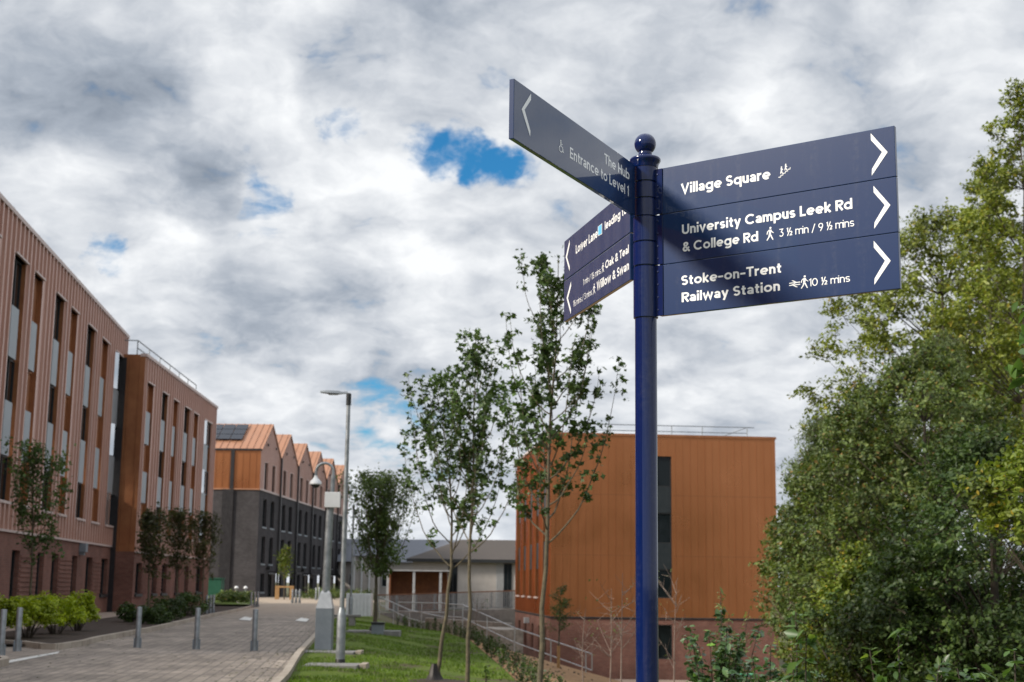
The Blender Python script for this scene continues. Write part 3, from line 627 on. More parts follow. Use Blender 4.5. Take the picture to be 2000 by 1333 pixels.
letters(pe, fl_, z3_, [('Oak & Teal', 525, 760, (530, 745), (757, 588), (530, 665), BOLD),
        ('Willow & Swan', 440, 762, (447, 958), (760, 752), (447, 872), BOLD),
        ('1 min / 1½ mins', 302, 478, (305, 917), (476, 788), (305, 855), LIGHT),
        ('1½ mins / 3 mins', 204, 390, (207, 1130), (388, 1003), (207, 1070), LIGHT)])
symbol(pe, fl_, z3_, 487, 516, 685, 785, WALK); symbol(pe, fl_, z3_, 398, 428, 895, 1000, WALK)
arrow(pe, fl_, z3_, [(182, 872), (138, 1040), (180, 1200), (182, 1150), (152, 1040), (184, 918)])

# ------------------------------------------------------------------ buildings
class Fac:
    """a facade plane: origin, horizontal unit direction d, outward normal n"""
    def __init__(s, o, d, n):
        s.o = np.array([o[0], o[1], 0.0]); d = np.array([d[0], d[1], 0.0]); s.d = d / np.linalg.norm(d)
        nn = np.array([s.d[1], -s.d[0], 0.0]); s.n = nn if nn @ np.array([n[0], n[1], 0]) > 0 else -nn
    def pt(s, u, z, out=0.0): return s.o + s.d * u + s.n * out + np.array([0, 0, z])
    def wall(s, mb, u0, u1, z0, z1, holes=(), depth=0.2, back=True):
        us = sorted({u0, u1, *[q for h in holes for q in h[:2]]}); zs = sorted({z0, z1, *[q for h in holes for q in h[2:4]]})
        us = [u for u in us if u0 <= u <= u1]; zs = [z for z in zs if z0 <= z <= z1]
        fl = (s.d @ np.cross([0, 0, 1], s.n)) > 0
        def q(pts): mb.face(pts if fl else pts[::-1])
        for a, b_ in zip(us, us[1:]):
            for c, e in zip(zs, zs[1:]):
                m_ = ((a + b_) / 2, (c + e) / 2)
                if any(h[0] < m_[0] < h[1] and h[2] < m_[1] < h[3] for h in holes): continue
                q([s.pt(a, c), s.pt(b_, c), s.pt(b_, e), s.pt(a, e)])
    def reveal(s, mb, h, depth):
        a, b_, c, e = h[:4]
        for p, q_ in (((a, c), (a, e)), ((b_, e), (b_, c)), ((a, e), (b_, e)), ((b_, c), (a, c))):
            mb.face([s.pt(*p), s.pt(*q_), s.pt(*q_, -depth), s.pt(*p, -depth)])
    def bx(s, mb, u0, u1, z0, z1, out0, out1):
        mb.obox(s.pt(u0, z0, out0), s.d * (u1 - u0), s.n * (out1 - out0), np.array([0, 0, z1 - z0]))
    def ribs(s, mb, u0, u1, z0, z1, holes, pitch, w_=0.035, h=0.045):
        u = u0 + pitch / 2
        while u < u1:
            segs = [(z0, z1)]
            for hh in holes:
                if hh[0] - .03 < u < hh[1] + .03:
                    ns = []
                    for a, b_ in segs:
                        if hh[3] <= a or hh[2] >= b_: ns.append((a, b_)); continue
                        if a < hh[2] - .05: ns.append((a, hh[2] - .05))
                        if hh[3] + .05 < b_: ns.append((hh[3] + .05, b_))
                    segs = ns
            for a, b_ in segs: s.bx(mb, u - w_ / 2, u + w_ / 2, a, b_, 0.001, h)
            u += pitch
    def window(s, root, u0, u1, z0, z1, depth, fr_m, gl_m, bar=None, fw=0.06, label=None):
        mb = MB(); d0, d1 = -depth - .05, -depth + .02
        s.bx(mb, u0, u0 + fw, z0, z1, d0, d1); s.bx(mb, u1 - fw, u1, z0, z1, d0, d1)
        s.bx(mb, u0 + fw, u1 - fw, z0, z0 + fw, d0, d1); s.bx(mb, u0 + fw, u1 - fw, z1 - fw, z1, d0, d1)
        if bar: s.bx(mb, u0 + (u1 - u0) * bar - .03, u0 + (u1 - u0) * bar + .03, z0 + fw, z1 - fw, d0, d1)
        w_ = mb.build('window', fr_m, root)
        if label: w_['label'] = label
        mb = MB(); s.bx(mb, u0 + fw, u1 - fw, z0 + fw, z1 - fw, -depth - .04, -depth - .02); mb.build('pane', gl_m, w_)
        return w_
    def part(s, root, name, m, u0, u1, z0, z1, o0, o1):
        mb = MB(); s.bx(mb, u0, u1, z0, z1, o0, o1); return mb.build(name, m, root)

def block(name, label, F, u0, u1, depth, zb, zbr, zt, cols, pan, brickwins, bands, roofrail, base=(0, 0), back=12.0):
    """a four-storey hall: brick ground floor, standing-seam copper above, tall window bays. pan = z levels from top: head, panel..., sill"""
    root = thing(name, label, 'building', tuple(F.pt(u1, zb)))
    holes = [(a, b_, pan[-1], pan[0]) for a, b_ in cols]
    mb = MB(); F.wall(mb, u0, u1, zbr, zt, holes); F.ribs(mb, u0, u1, zbr + .03, zt - .12, holes, 0.60, .09, .085)
    # copper returns at both ends and the back
    E1 = Fac(F.pt(u0, 0), -F.n, -F.d); E2 = Fac(F.pt(u1, 0), -F.n, F.d); Bk = Fac(F.pt(u0, 0, -back), F.d, -F.n)
    wall_ = mb.build('cladding', M['pink'], root)
    mb = MB()
    for e in (E1, E2):
        mb = MB(); e.wall(mb, 0, back, zbr, zt); e.ribs(mb, 0, back, zbr + .03, zt - .12, (), 0.5, .03, .03); mb.build('end_cladding', M['reveal'], root)  # darker reveal copper stands in for the shade on the end walls
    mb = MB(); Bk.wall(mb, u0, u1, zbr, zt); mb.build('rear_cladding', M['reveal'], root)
    mb = MB()
    for h in holes: F.reveal(mb, h, 0.19)
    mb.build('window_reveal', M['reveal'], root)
    bh = [(a, b_, brickwins[1], brickwins[2]) for a, b_ in brickwins[0]]
    mb = MB(); F.wall(mb, u0, u1, zb - 1.0, zbr, bh)
    for h in bh: F.reveal(mb, h, 0.22)
    for e in (E1, E2): e.wall(mb, 0, back, zb - 1, zbr)
    Bk.wall(mb, u0, u1, zb - 1, zbr)
    for a, b_ in bands:                     # projecting brick courses between the paired windows
        z = brickwins[1] + .06
        while z < brickwins[2] - .1: F.bx(mb, a, b_, z, z + .085, .001, .03); z += .17
    mb.build('brick_base', M['brick'], root)
    mb = MB(); mb.face([F.pt(u0, zt, 0), F.pt(u1, zt, 0), F.pt(u1, zt, -back), F.pt(u0, zt, -back)]); mb.build('roof', M['slateroof'], root)
    F.part(root, 'coping', M['trim'], u0 - .03, u1 + .05, zt - .10, zt + .05, -.25, .085)
    F.part(root, 'coping', M['trim'], u0, u1 + .03, zbr - .06, zbr + .02, .002, .075)
    for i, (a, b_) in enumerate(cols):
        odd = (i % 2 == 0); last = i == len(cols) - 1
        lev = pan
        for k in range(0, len(lev) - 1):
            t, bt = lev[k], lev[k + 1]
            if k % 2 == 0:
                F.window(root, a, b_, bt, t, 0.05 if last else 0.17, M['frame'] if not odd else M['reveal'], M['glassclear'] if last else (M['reveal'] if odd else M['glass']), 0.62 if last else 0.55)
            else: F.part(root, 'spandrel_panel', M['spandrel'], a + .02, a + (b_ - a) * (0.62 if not last else .62), bt - .04, t + .04, -.16, .02)
        if last:                            # mirror fins added at the end bay to show bright strips of sky
            for k in range(0, len(lev) - 1, 2):
                mb = MB(); q0, q1 = F.pt(a + .04, lev[k + 1] + .02, .0), F.pt(a + .46, lev[k + 1] + .02, .13)
                mb.obox(q0, q1 - q0, F.n * -.03, np.array([0, 0, lev[k] - lev[k + 1] - .04])); mb.build('sky_mirror_fin', M['mirror'], root)
        F.part(root, 'sill', M['trim'], a - .08, b_ + .08, lev[-1] - .09, lev[-1], -.16, .10)
        F.part(root, 'lintel', M['trim'], a - .08, b_ + .08, lev[0], lev[0] + .07, -.16, .09)
    for a, b_ in brickwins[0]:
        F.window(root, a, b_, brickwins[1], brickwins[2], 0.19, M['frame'], M['glass'], 0.5)
        F.part(root, 'sill', M['frame'], a - .08, b_ + .08, brickwins[1] - .13, brickwins[1], -.17, .09)
    if roofrail:
        mb = MB(); ua, ub, hh = roofrail
        for z in (zt + hh, zt + hh * .5): mb.tube([F.pt(ua, z, -.5), F.pt(ub, z, -.5)], .03, 6)
        mb.tube([F.pt(ua, zt + hh, -.5), F.pt(ua, zt + hh, -3)], .03, 6)
        u = ua
        while u <= ub + .01: mb.tube([F.pt(u, zt, -.5), F.pt(u, zt + hh, -.5)], .03, 6); u += (ub - ua) / 6
        mb.build('roof_railing', M['galv'], root)
    return root

d1 = np.array([-0.109, 0.994]); F1 = Fac((-19.37, 70.0), d1, (1, 0))
c1 = [(-34.5, -33.0), (-31.0, -29.5), (-27.6, -26.1), (-23.9, -22.2), (-20.95, -19.5), (-17.2, -15.6), (-14.4, -12.85), (-10.6, -8.9), (-7.3, -5.4), (-3.5, -1.1)]
w1 = [(-34.3, -33.0), (-28.0, -26.7), (-24.6, -23.3), (-21.3, -20.1), (-17.3, -16.1), (-14.7, -13.4), (-10.7, -9.5), (-7.5, -6.0), (-3.7, -1.9)]
B1 = block('residence_hall', 'long copper-clad hall with brick ground floor, the one nearest the road bollards', F1, -42, 0.0, 16, -0.1, 3.2, 13.68, c1[:], (12.38, 10.6, 8.95, 7.4, 5.68, 4.15),
           (w1, 0.92, 2.57), [(-26.7, -24.6), (-20.0, -17.4), (-13.3, -10.8), (-5.9, -3.8)], None)
mb = MB(); F1.bx(mb, -9.35, -8.85, 2.75, 3.12, .002, .28); F1.bx(mb, -9.25, -8.95, 2.62, 2.75, .002, .2)
mb.build('wall_light', M['bluegrey'], B1)
F1.part(B1, 'downpipe', M['pipe'], .10, .32, -.3, 13.3, -.8, -.55)
mb = MB(); F1.bx(mb, -1.25, -.55, 1.35, 1.95, .002, .03); mb.build('wall_plaque', M['greyplastic'], B1)
# small snow-guard clips along the coping
mb = MB()
for k in range(11): F1.bx(mb, -40 + k * 3.9, -39.9 + k * 3.9, 13.72, 13.86, -.1, -.02)
mb.build('roof_clip', M['galv'], B1)
# a shadow recess with doors links the two halls
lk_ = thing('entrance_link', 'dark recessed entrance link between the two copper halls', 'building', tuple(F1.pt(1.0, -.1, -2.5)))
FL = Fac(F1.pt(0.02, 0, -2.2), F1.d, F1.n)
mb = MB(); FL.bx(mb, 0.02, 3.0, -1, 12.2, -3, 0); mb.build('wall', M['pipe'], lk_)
FL.window(lk_, .3, 1.4, 0.0, 2.3, -.05, M['frame'], M['glass'])

dB = np.array([-0.038, 1.0]); F2 = Fac((-18.2, 72.0), dB, (1, 0))
c2 = [(-2.65, -1.1), (0.95, 2.5), (3.65, 5.2), (7.2, 8.75), (9.7, 11.5), (13.35, 16.0)]
w2 = [(-2.8, -1.5), (1.0, 2.1), (3.3, 4.65), (7.0, 8.1), (9.8, 10.95), (13.4, 15.5)]
B2 = block('residence_hall', 'shorter copper-clad hall with a roof railing, beyond the bollard hall', F2, -3.3, 17.8, 14, 0.1, 2.95, 12.58, c2, (11.28, 9.81, 8.28, 6.83, 5.39, 3.95),
           (w2, 0.93, 2.42), [(2.1, 3.3), (-1.4, .9), (8.2, 9.7)], (-3.0, 13.0, .75))
ER = Fac(F2.pt(-3.3, 0), -F2.n, -F2.d); ER.part(B2, 'shadow_strip', M['pipe'], .90, 2.4, 0.0, 12.4, .05, .09)  # flat black strip painted as the shaded gap between the two halls

# ---- gabled terrace
d4 = np.array([0.032, 1.0]); F4 = Fac((-20.32, 117.0), d4, (1, -.03))
U0, PIT, NG = -2.0, 8.25, 6
ZB, ZE, ZP = 9.0, 12.25, 14.76
T4 = thing('gabled_terrace', 'charcoal brick terrace topped with six copper gables', 'building', tuple(F4.pt(0, .2)))
UE = U0 + PIT * NG
upw, loww = [], []
for g in range(NG):
    c = U0 + PIT * (g + .5)
    for o_ in (-1.75, 1.45):
        upw.append((c + o_ - .68, c + o_ + .68, ZB + .12, 11.35))
        loww.append((c + o_ - .75, c + o_ + .75, 6.05, 8.32)); loww.append((c + o_ - .75, c + o_ + .75, 3.05, 5.27))
    loww.append((c - 2.3, c - .75, .75, 2.26))
doors = [(U0 + PIT * g + 5.0, U0 + PIT * g + 10.6, .1, 2.3) for g in range(0, NG - 1, 2)]
doors += [(U0 + PIT * g + 5.0, U0 + PIT * g + 7.4, .1, 2.3) for g in range(1, NG, 2)]
loww = [h for h in loww if not any(d_[0] - .1 < h[1] and h[0] < d_[1] + .1 and h[2] < 2.3 for d_ in doors)]
E4 = Fac(F4.pt(U0, 0), -F4.n, -F4.d); DEP = 12.0
mb = MB(); F4.wall(mb, U0, UE, -1, ZB, loww + doors)
for h in loww + doors: F4.reveal(mb, h, .2)
E4.wall(mb, 0, DEP, -1, ZB); mb.build('brick_wall', M['greybrick'], T4)
mb = MB(); F4.wall(mb, U0, UE, ZB, ZE, upw); F4.ribs(mb, U0, UE, ZB + .1, ZE, upw, .5, .04, .04)
for g in range(NG):
    a, c, e = U0 + PIT * g, U0 + PIT * (g + .5), U0 + PIT * (g + 1)
    mb.face([F4.pt(a, ZE), F4.pt(e, ZE), F4.pt(c, ZP)])
    u = a + .5
    while u < e - .4:
        zt_ = ZE + (ZP - ZE) * (1 - abs(u - c) / (PIT / 2)) - .12
        if zt_ > ZE + .1: F4.bx(mb, u - .02, u + .02, ZE, zt_, .001, .04)
        u += .5
for h in upw: F4.reveal(mb, h, .2)
mb.build('gable_cladding', M['pink'], T4)
mb = MB(); E4.wall(mb, 0, DEP, ZB, ZE - .02); E4.ribs(mb, .1, DEP, ZB + .05, ZE - .2, (), .55, .03, .03); mb.build('end_cladding', M['orange'], T4)
E4.part(T4, 'gutter', M['pipe'], -.05, DEP, ZE - .10, ZE + .05, .002, .14)
E4.part(T4, 'downpipe', M['pipe'], 2.15, 2.45, 9.02, ZE - .10, .002, .12)
E4.part(T4, 'downpipe', M['pipe'], 2.10, 3.0, -.3, 8.98, .002, .12)
E4.part(T4, 'coping', M['copperroof'], -.05, DEP, ZB - .05, ZB + .06, .003, .07)
F4.part(T4, 'coping', M['trim'], U0, UE, ZB - .05, ZB + .08, .003, .06)
mb = MB()
for g in range(NG):
    a, c, e = U0 + PIT * g, U0 + PIT * (g + .5), U0 + PIT * (g + 1)
    for p, q in (((a, ZE), (c, ZP)), ((c, ZP), (e, ZE))):
        f1, f2 = F4.pt(p[0], p[1] + .02, .10), F4.pt(q[0], q[1] + .02, .10)
        k1, k2 = F4.pt(q[0], q[1] + .02, -DEP), F4.pt(p[0], p[1] + .02, -DEP)
        mb.face([f1, f2, k1, k2]); dn = np.array([0, 0, -.12]); mb.face([f1 + dn, f2 + dn, f2, f1])
        mb.face([k1 + dn, k2 + dn, f1 + dn, f2 + dn][::-1])
        nrm = np.cross(f2 - f1, k2 - f1); nrm /= np.linalg.norm(nrm); nrm *= np.sign(nrm[2])
        t_ = .25
        while t_ < DEP:                      # standing seams run from ridge to eave
            s1 = f1 - F4.n * t_; s2 = f2 - F4.n * t_; mb.obox(s1, s2 - s1, -F4.n * .04, nrm * .05); t_ += .55
rf = mb.build('roof', M['copperroof'], T4)
mb = MB()                                   # solar array on the slope that faces the camera
g0a, g0c = F4.pt(U0, ZE + .12, -.0), F4.pt(U0 + PIT / 2, ZP + .12, 0)
sl = g0c - g0a; nr = np.cross(-F4.n, sl); nr /= np.linalg.norm(nr); nr *= np.sign(nr[2])
def roofq(s0, s1, t0, t1):
    mb.obox(g0a + sl * s0 - F4.n * t0 + nr * .06, sl * (s1 - s0), -F4.n * (t1 - t0), nr * .04)
for i in range(3):
    for j in range(5):
        if i == 2 and j > 2: continue
        roofq(.30 + .2 * i, .485 + .2 * i, 1.9 + 1.05 * j, 2.9 + 1.05 * j)
mb.build('solar_panel', M['pv'], rf)
for h in upw + loww: F4.window(T4, *h, .17, M['frame'], M['glass'])
for h in loww: F4.part(T4, 'sill', M['spandrel'], h[0] - .06, h[1] + .06, h[2] - .12, h[2], -.15, .05)
for a, b_, c, e in doors:
    F4.window(T4, a, b_, c, e, .5, M['frame'], M['glass'], .5); F4.part(T4, 'canopy', M['pipe'], a - .2, b_ + .2, e, e + .14, .002, .9)
for k, g in enumerate(range(1, NG)): F4.part(T4, 'downpipe', M['pipe'], U0 + PIT * g - .09, U0 + PIT * g + .09, .0, ZE, .06, .2)
mb = MB()
for g in range(NG):
    c = U0 + PIT * (g + .5)
    for o_ in (-1.7, 1.7): F4.bx(mb, c + o_ - .09, c + o_ + .09, 12.75, 12.95, .06, .14)
mb.build('vent', M['frame'], T4)
mb = MB()
for u in (U0 + 4.2, U0 + 20.5, U0 + 36.7): mb.tube([F4.pt(u, 2.75, .002), F4.pt(u, 2.75, .3)], .18, 10)
mb.build('wall_light', M['black'], T4)

# ---- low-lying copper block on the right
o3 = P(1075, 1203, 75); dF = np.array([1, .095]); F3 = Fac(o3, dF, (.095, -1)); S3 = Fac(o3, (-.095, 1), (-1, -.095))
B3 = thing('residence_hall', 'orange copper block on low ground behind the fingerpost pole', 'building', tuple(F3.pt(0, -3.1)))
W3, L3, ZT3 = 12.2, 18.6, 9.6
hF = [(4.9, 6.48, 1.0, 8.5)]; hG = [(4.95, 6.48, -2.15, -.38)]
mb = MB(); F3.wall(mb, 0, W3, 0, ZT3, hF); F3.ribs(mb, 0, W3, .02, ZT3 - .08, hF, .405, .016, .012)
R3 = Fac(F3.pt(W3, 0), (-.095, 1), (1, .1)); R3.wall(mb, 0, L3, 0, ZT3); K3 = Fac(S3.pt(L3, 0), dF, (-.1, 1)); K3.wall(mb, 0, W3, 0, ZT3)
for h in hF: F3.reveal(mb, h, .12)
mb.build('cladding', M['orange'], B3)
for zj in (3.2, 6.4):
    F3.part(B3, 'joint_strip', M['reveal'], 0.02, 4.86, zj - .012, zj + .012, .0025, .006); F3.part(B3, 'joint_strip', M['reveal'], 6.52, W3 - .02, zj - .012, zj + .012, .0025, .006)
cs = [(2.2, 3.6), (5.6, 7.1), (9.0, 10.4), (12.4, 13.9), (15.6, 17.4)]
hS = [(a, b_, .95, 8.5) for a, b_ in cs]; hSb = [(a + .1, b_ - .1, -2.2, -.6) for a, b_ in [(1.6, 3.0), (4.2, 5.6), (7.7, 9.1), (11.4, 12.9), (15, 16.4)]]
mb = MB(); S3.wall(mb, 0, L3, 0, ZT3, hS); S3.ribs(mb, 0, L3, .02, ZT3 - .1, hS, .42, .05, .05)
for h in hS: S3.reveal(mb, h, .19)
mb.build('side_cladding', M['orange'], B3)
mb = MB(); F3.wall(mb, 0, W3, -4.5, 0, hG); S3.wall(mb, 0, L3, -4.5, 0, hSb); R3.wall(mb, 0, L3, -4.5, 0); K3.wall(mb, 0, W3, -4.5, 0)
for h in hG: F3.reveal(mb, h, .12)
for h in hSb: S3.reveal(mb, h, .2)
for a in (.2, 3.1, 5.8, 9.3, 13.0):
    z = -2.15
    while z < -.7: S3.bx(mb, a, a + 1.0, z, z + .085, .001, .03); z += .17
mb.build('brick_base', M['brick'], B3)
F3.part(B3, 'coping', M['reveal'], -.05, W3 + .05, ZT3 - .06, ZT3 + .07, -.2, .06); S3.part(B3, 'coping', M['trim'], 0, L3, ZT3 - .06, ZT3 + .06, -.2, .08)
F3.part(B3, 'coping', M['pipe'], -.02, W3 + .02, -.10, -.012, .002, .035); S3.part(B3, 'coping', M['pipe'], 0, L3, -.10, -.012, .002, .03)
mb = MB(); mb.face([F3.pt(0, ZT3), F3.pt(W3, ZT3), F3.pt(W3, ZT3, -L3), F3.pt(0, ZT3, -L3)]); mb.build('roof', M['slateroof'], B3)
for z0, z1 in ((6.86, 8.5), (3.86, 5.49), (1.0, 2.52)): F3.window(B3, 4.9, 6.48, z0, z1, .10, M['frame'], M['glass'], .48)
for z0, z1 in ((5.49, 6.86), (2.52, 3.86)): F3.part(B3, 'spandrel_panel', M['darkpanel'], 4.9, 6.48, z0, z1, -.15, -.06)
F3.window(B3, 4.95, 6.48, -2.15, -.38, .10, M['frame'], M['glass'], .5)
for a, b_ in cs:
    for k, (z0, z1) in enumerate(((7.0, 8.5), (3.95, 5.5), (.95, 2.5))): S3.window(B3, a, b_, z0, z1, .17, M['frame'], M['glassclear'] if k == 0 else M['glass'], .5)
    for z0, z1 in ((5.5, 7.0), (2.5, 3.95)): S3.part(B3, 'spandrel_panel', M['darkpanel'], a + .02, a + 1.0, z0, z1, -.15, .0)
    S3.part(B3, 'sill', M['trim'], a - .08, b_ + .08, .86, .95, -.15, .10)
for h in hSb: S3.window(B3, *h, .17, M['frame'], M['glass'])
mb = MB()
for z in (.66, .34): mb.tube([F3.pt(1.6, ZT3 + z, -.9), F3.pt(10.9, ZT3 + z, -.9)], .028, 6)
mb.tube([F3.pt(10.9, ZT3 + .66, -.9), F3.pt(11.3, ZT3 + .66, -.9)], .028, 6)
mb.tube([F3.pt(10.9, ZT3 + .66, -.9), F3.pt(9.2, ZT3 + .05, -3.6)], .024, 6); mb.tube([F3.pt(1.6, ZT3 + .66, -.9), F3.pt(1.6, ZT3 + .66, -6)], .028, 6)
for u in (1.6, 3.3, 5.0, 6.7, 8.4, 10.9): mb.tube([F3.pt(u, ZT3, -.9), F3.pt(u, ZT3 + .66, -.9)], .028, 6)
mb.build('roof_railing', M['galv'], B3)
mb = MB(); S3.bx(mb, 10.1, 10.6, -.62, -.30, .002, .28); mb.build('wall_light', M['greyplastic'], B3)
mb = MB(); F3.bx(mb, 5.1, 5.4, -.30, -.13, .04, .2); mb.build('wall_light', M['greyplastic'], B3)

# ---- bungalow and slate-roofed range behind it
HB = 125.0
hl, hr_ = P(806, 1150, HB), P(1003, 1150, HB)
H1 = thing('bungalow', 'cream rendered bungalow with a brown hipped roof', 'house', (hl[0] + 4, HB, .2))
def hb(x, y, d=HB): return P(x, y, d)
x0, x1 = hb(806, 1090)[0], hb(1006, 1090)[0] + 3
mb = MB(); mb.box(x0, x1, HB, HB + 9, -1.5, 3.85); mb.build('wall', M['render'], H1)
ex0, ex1, ez, rz, ry = x0 - .5, x1 + .5, 3.75, 5.6, HB + 4.5
mb = MB(); A_, B_, C_, D_ = (ex0, HB - .6, ez), (ex1, HB - .6, ez), (ex1, HB + 9.6, ez), (ex0, HB + 9.6, ez)
e1, e2 = (ex0 + 4.6, ry, rz), (ex1 - 3.5, ry, rz)
mb.face([A_, B_, e2, e1]); mb.face([B_, C_, e2]); mb.face([C_, D_, e1, e2]); mb.face([D_, A_, e1]); mb.face([A_, D_, C_, B_]); rfo = mb.build('roof', M['brownroof'], H1)
mb = MB(); mb.box(ex0, ex1, HB - .68, HB - .6, ez - .28, ez); mb.build('gutter', M['frame'], H1)
FH = Fac((x0, HB), (1, 0), (0, -1))
u_a, u_b = hb(876, 1100)[0] - x0, hb(894, 1100)[0] - x0
FH.window(H1, u_a, u_b, -.4, 3.45, -.06, M['frame'], M['glass'], .5)
FH.window(H1, hb(984, 1100)[0] - x0, hb(1000, 1100)[0] - x0, -.4, 3.4, -.06, M['frame'], M['glass'], .5)
mb = MB()
for px in (970, 974, 978, 982): mb.box(hb(px, 1100)[0], hb(px, 1100)[0] + .1, HB - .05, HB, -.4, 3.5)
mb.build('batten', M['greyplastic'], H1)
H2 = thing('long_house_range', 'long low range with a grey slate roof, behind the cream bungalow', 'house', (-6, 160, .3))
ra, rb = P(690, 1058, 164), P(1010, 1062, 164); sa = P(690, 1095, 158)
mb = MB(); mb.face([(sa[0] - 2, 157.4, 3.9), (12, 157.4, 3.9), (12, 164, 6.6), (sa[0] - 2, 164, 6.6)]); mb.face([(sa[0] - 2, 164, 6.6), (12, 164, 6.6), (12, 171, 3.9), (sa[0] - 2, 171, 3.9)])
mb.build('roof', M['slateroof'], H2)
mb = MB(); mb.box(sa[0] - 1.6, 11.6, 158, 170.4, -1, 3.95); mb.build('wall', M['render'], H2)
FR2 = Fac((sa[0] - 1.6, 158), (1, 0), (0, -1))
for k in range(7): FR2.window(H2, 1.2 + k * 3.6, 2.4 + k * 3.6, 1.2, 2.6, -.06, M['white'], M['glass'], .5)
# cream villa seen past the terrace end
H3 = thing('rendered_house', 'small pale house end with white posts beside the terrace', 'house', (-17, 150, .3))
q0, q1 = P(686, 1150, 150), P(712, 1150, 150)
mb = MB(); mb.box(q0[0], q1[0] + 1.0, 150, 156, -.5, 4.4); mb.build('wall', M['render'], H3)
mb = MB(); mb.face([(q0[0] - .3, 149.6, 4.4), (q1[0] + 1.3, 149.6, 4.4), (q1[0] + 1.3, 153, 6.0), (q0[0] - .3, 153, 6.0)]); mb.face([(q0[0] - .3, 153, 6.0), (q1[0] + 1.3, 153, 6.0), (q1[0] + 1.3, 156.4, 4.4), (q0[0] - .3, 156.4, 4.4)]); mb.build('roof', M['slateroof'], H3)
mb = MB()
for k in range(3): mb.box(q0[0] + .2 + k * .8, q0[0] + .35 + k * .8, 149.7, 149.9, -.5, 4.4)
mb.build('white_post', M['white'], H3)

# ---- cycle shelter with timber boards
SD = 104.0
s0, s1 = P(757, 1113, SD), P(872, 1120, SD)
SH = thing('cycle_shelter', 'timber boarded shelter with white steel posts and flat roof', 'shelter', (s0[0], SD, 0))
zt = s0[2]
mb = MB(); mb.box(s0[0] + .2, s1[0], SD + 1.9, SD + 2.0, -.6, zt - .09); mb.box(s0[0] + .1, s0[0] + .2, SD + .3, SD + 1.9, -.6, zt - .09)
for k in range(46): mb.box(s0[0] + .25 + k * .088, s0[0] + .29 + k * .088, SD + 1.87, SD + 1.899, -.6, zt - .09)
mb.build('board_wall', M['cladwood'], SH)
mb = MB(); mb.box(s0[0] - .15, s1[0] + .2, SD - .1, SD + 2.2, zt - .08, zt); mb.build('roof', M['galvlight'], SH)
for px in (757, 808, 860):
    xx = P(px, 1140, SD)[0]; mb = MB(); mb.box(xx - .08, xx + .10, SD - .02, SD + .12, -.6, zt - .081); mb.build('post', M['galvlight'], SH)

# ---- walkway railing and ramp handrails
RD = 96.0
r0, r1 = P(738, 1163, RD), P(1012, 1154, RD)
RW = thing('walkway_railing', 'grey bar railing with a brown wooden top rail', 'railing', (r0[0], RD, r0[2] - 1.1))
mb = MB(); mb.obox(r0 + [0, -.04, -.03], r1 - r0, (0, .09, 0), (0, 0, .07)); mb.build('top_rail', M['railwood'], RW)
mb = MB(); n_ = 74
dn = np.array([0, 0, -1.08])
for k in range(n_ + 1):
    p = r0 + (r1 - r0) * k / n_ + [0, 0, -.035]
    wd = .03 if k % 10 else .06
    mb.box(p[0] - wd, p[0] + wd, RD - .02, RD + .02, p[2] - 1.05, p[2])
mb.obox(r0 + [0, -.02, -1.12], r1 - r0, (0, .04, 0), (0, 0, .06)); mb.build('bar_panel', M['galv'], RW)
wl = thing('walkway_wall', 'grey concrete retaining wall under the bar railing', 'wall', (r0[0], RD, 0))
mb = MB(); mb.obox(r0 + [-.3, -.15, -3.6], (r1 - r0) + [.6, 0, 0], (0, .5, 0), (0, 0, 2.42)); mb.build('wall_slab', M['concrete'], wl)

def handrail(name, label, pts, posts, drop, rad_=0.024, mid=True):
    root = thing(name, label, 'handrail', tuple(np.array(pts[0]) - [0, 0, 1]))
    mb = MB(); mb.tube(pts, rad_, 8)
    if mid: mb.tube([np.array(p) - [0, 0, drop] for p in pts], rad_ * .9, 8); mb.tube([pts[-1], np.array(pts[-1]) - [0, 0, drop]], rad_ * .9, 8)
    mb.build('rail', M['galvlight'], root, smooth=True)
    for q in posts:
        mb = MB(); q = np.array(q); mb.tube([q, (q[0], q[1], min(q[2] - drop - .05, terrain(q[0], q[1]) - .05))], rad_, 8); mb.build('post', M['galvlight'], root, smooth=True)
    return root
A0, A1, A2, A3 = P(870, 1180, 62), P(904, 1182, 60), P(1005, 1227, 53), P(1156, 1278, 47)
handrail('handrail', 'twin galvanised handrail sloping down the bank to the copper block', [A0, A1, A2, A3], [A0 + (A1 - A0) * .5, A1, A1 + (A2 - A1) * .5, A2, A2 + (A3 - A2) * .5, A2 + (A3 - A2) * .93], .52)
A4, A5, A6 = P(742, 1166, 82), P(800, 1192, 72), P(868, 1206, 66)
handrail('handrail', 'pale handrail descending from the road beside the bushy tree', [A4, A5, A6], [A4, A5, A4 + (A5 - A4) * .5, A6], .42)
A7, A8 = P(778, 1177, 70), P(872, 1179, 66)
handrail('handrail', 'short level handrail in front of the bar railing', [A7, A8], [A7, A7 + (A8 - A7) * .5, A8], .42)
# gabion wall by the ramp
gb0, gb1 = P(830, 1222, 68), P(1000, 1240, 60)
gw_ = thing('gabion_wall', 'low stone-filled gabion wall below the level handrail', 'wall', (gb0[0], gb0[1], 0))
rng_ = np.random.default_rng(4)
mb = MB(); mb.obox((gb0[0], gb0[1], -1.6), (gb1[0] - gb0[0], gb1[1] - gb0[1], 0), (0, .8, 0), (0, 0, 1.6 + gb0[2] + .35)); mb.build('stone_fill', M['stone'], gw_)
gb0, gb1 = P(968, 1258, 57), P(1005, 1250, 62)
gw2 = thing('gabion_wall', 'rough stone block between the handrail and the copper block', 'wall', (gb0[0], gb0[1], 0))
mb = MB(); mb.obox((gb0[0], gb0[1], -2.6), (1.1, .3, 0), (-.6, 3.5, 0), (0, 0, 2.6 + gb0[2] + .55)); mb.build('stone_fill', M['stone'], gw2)

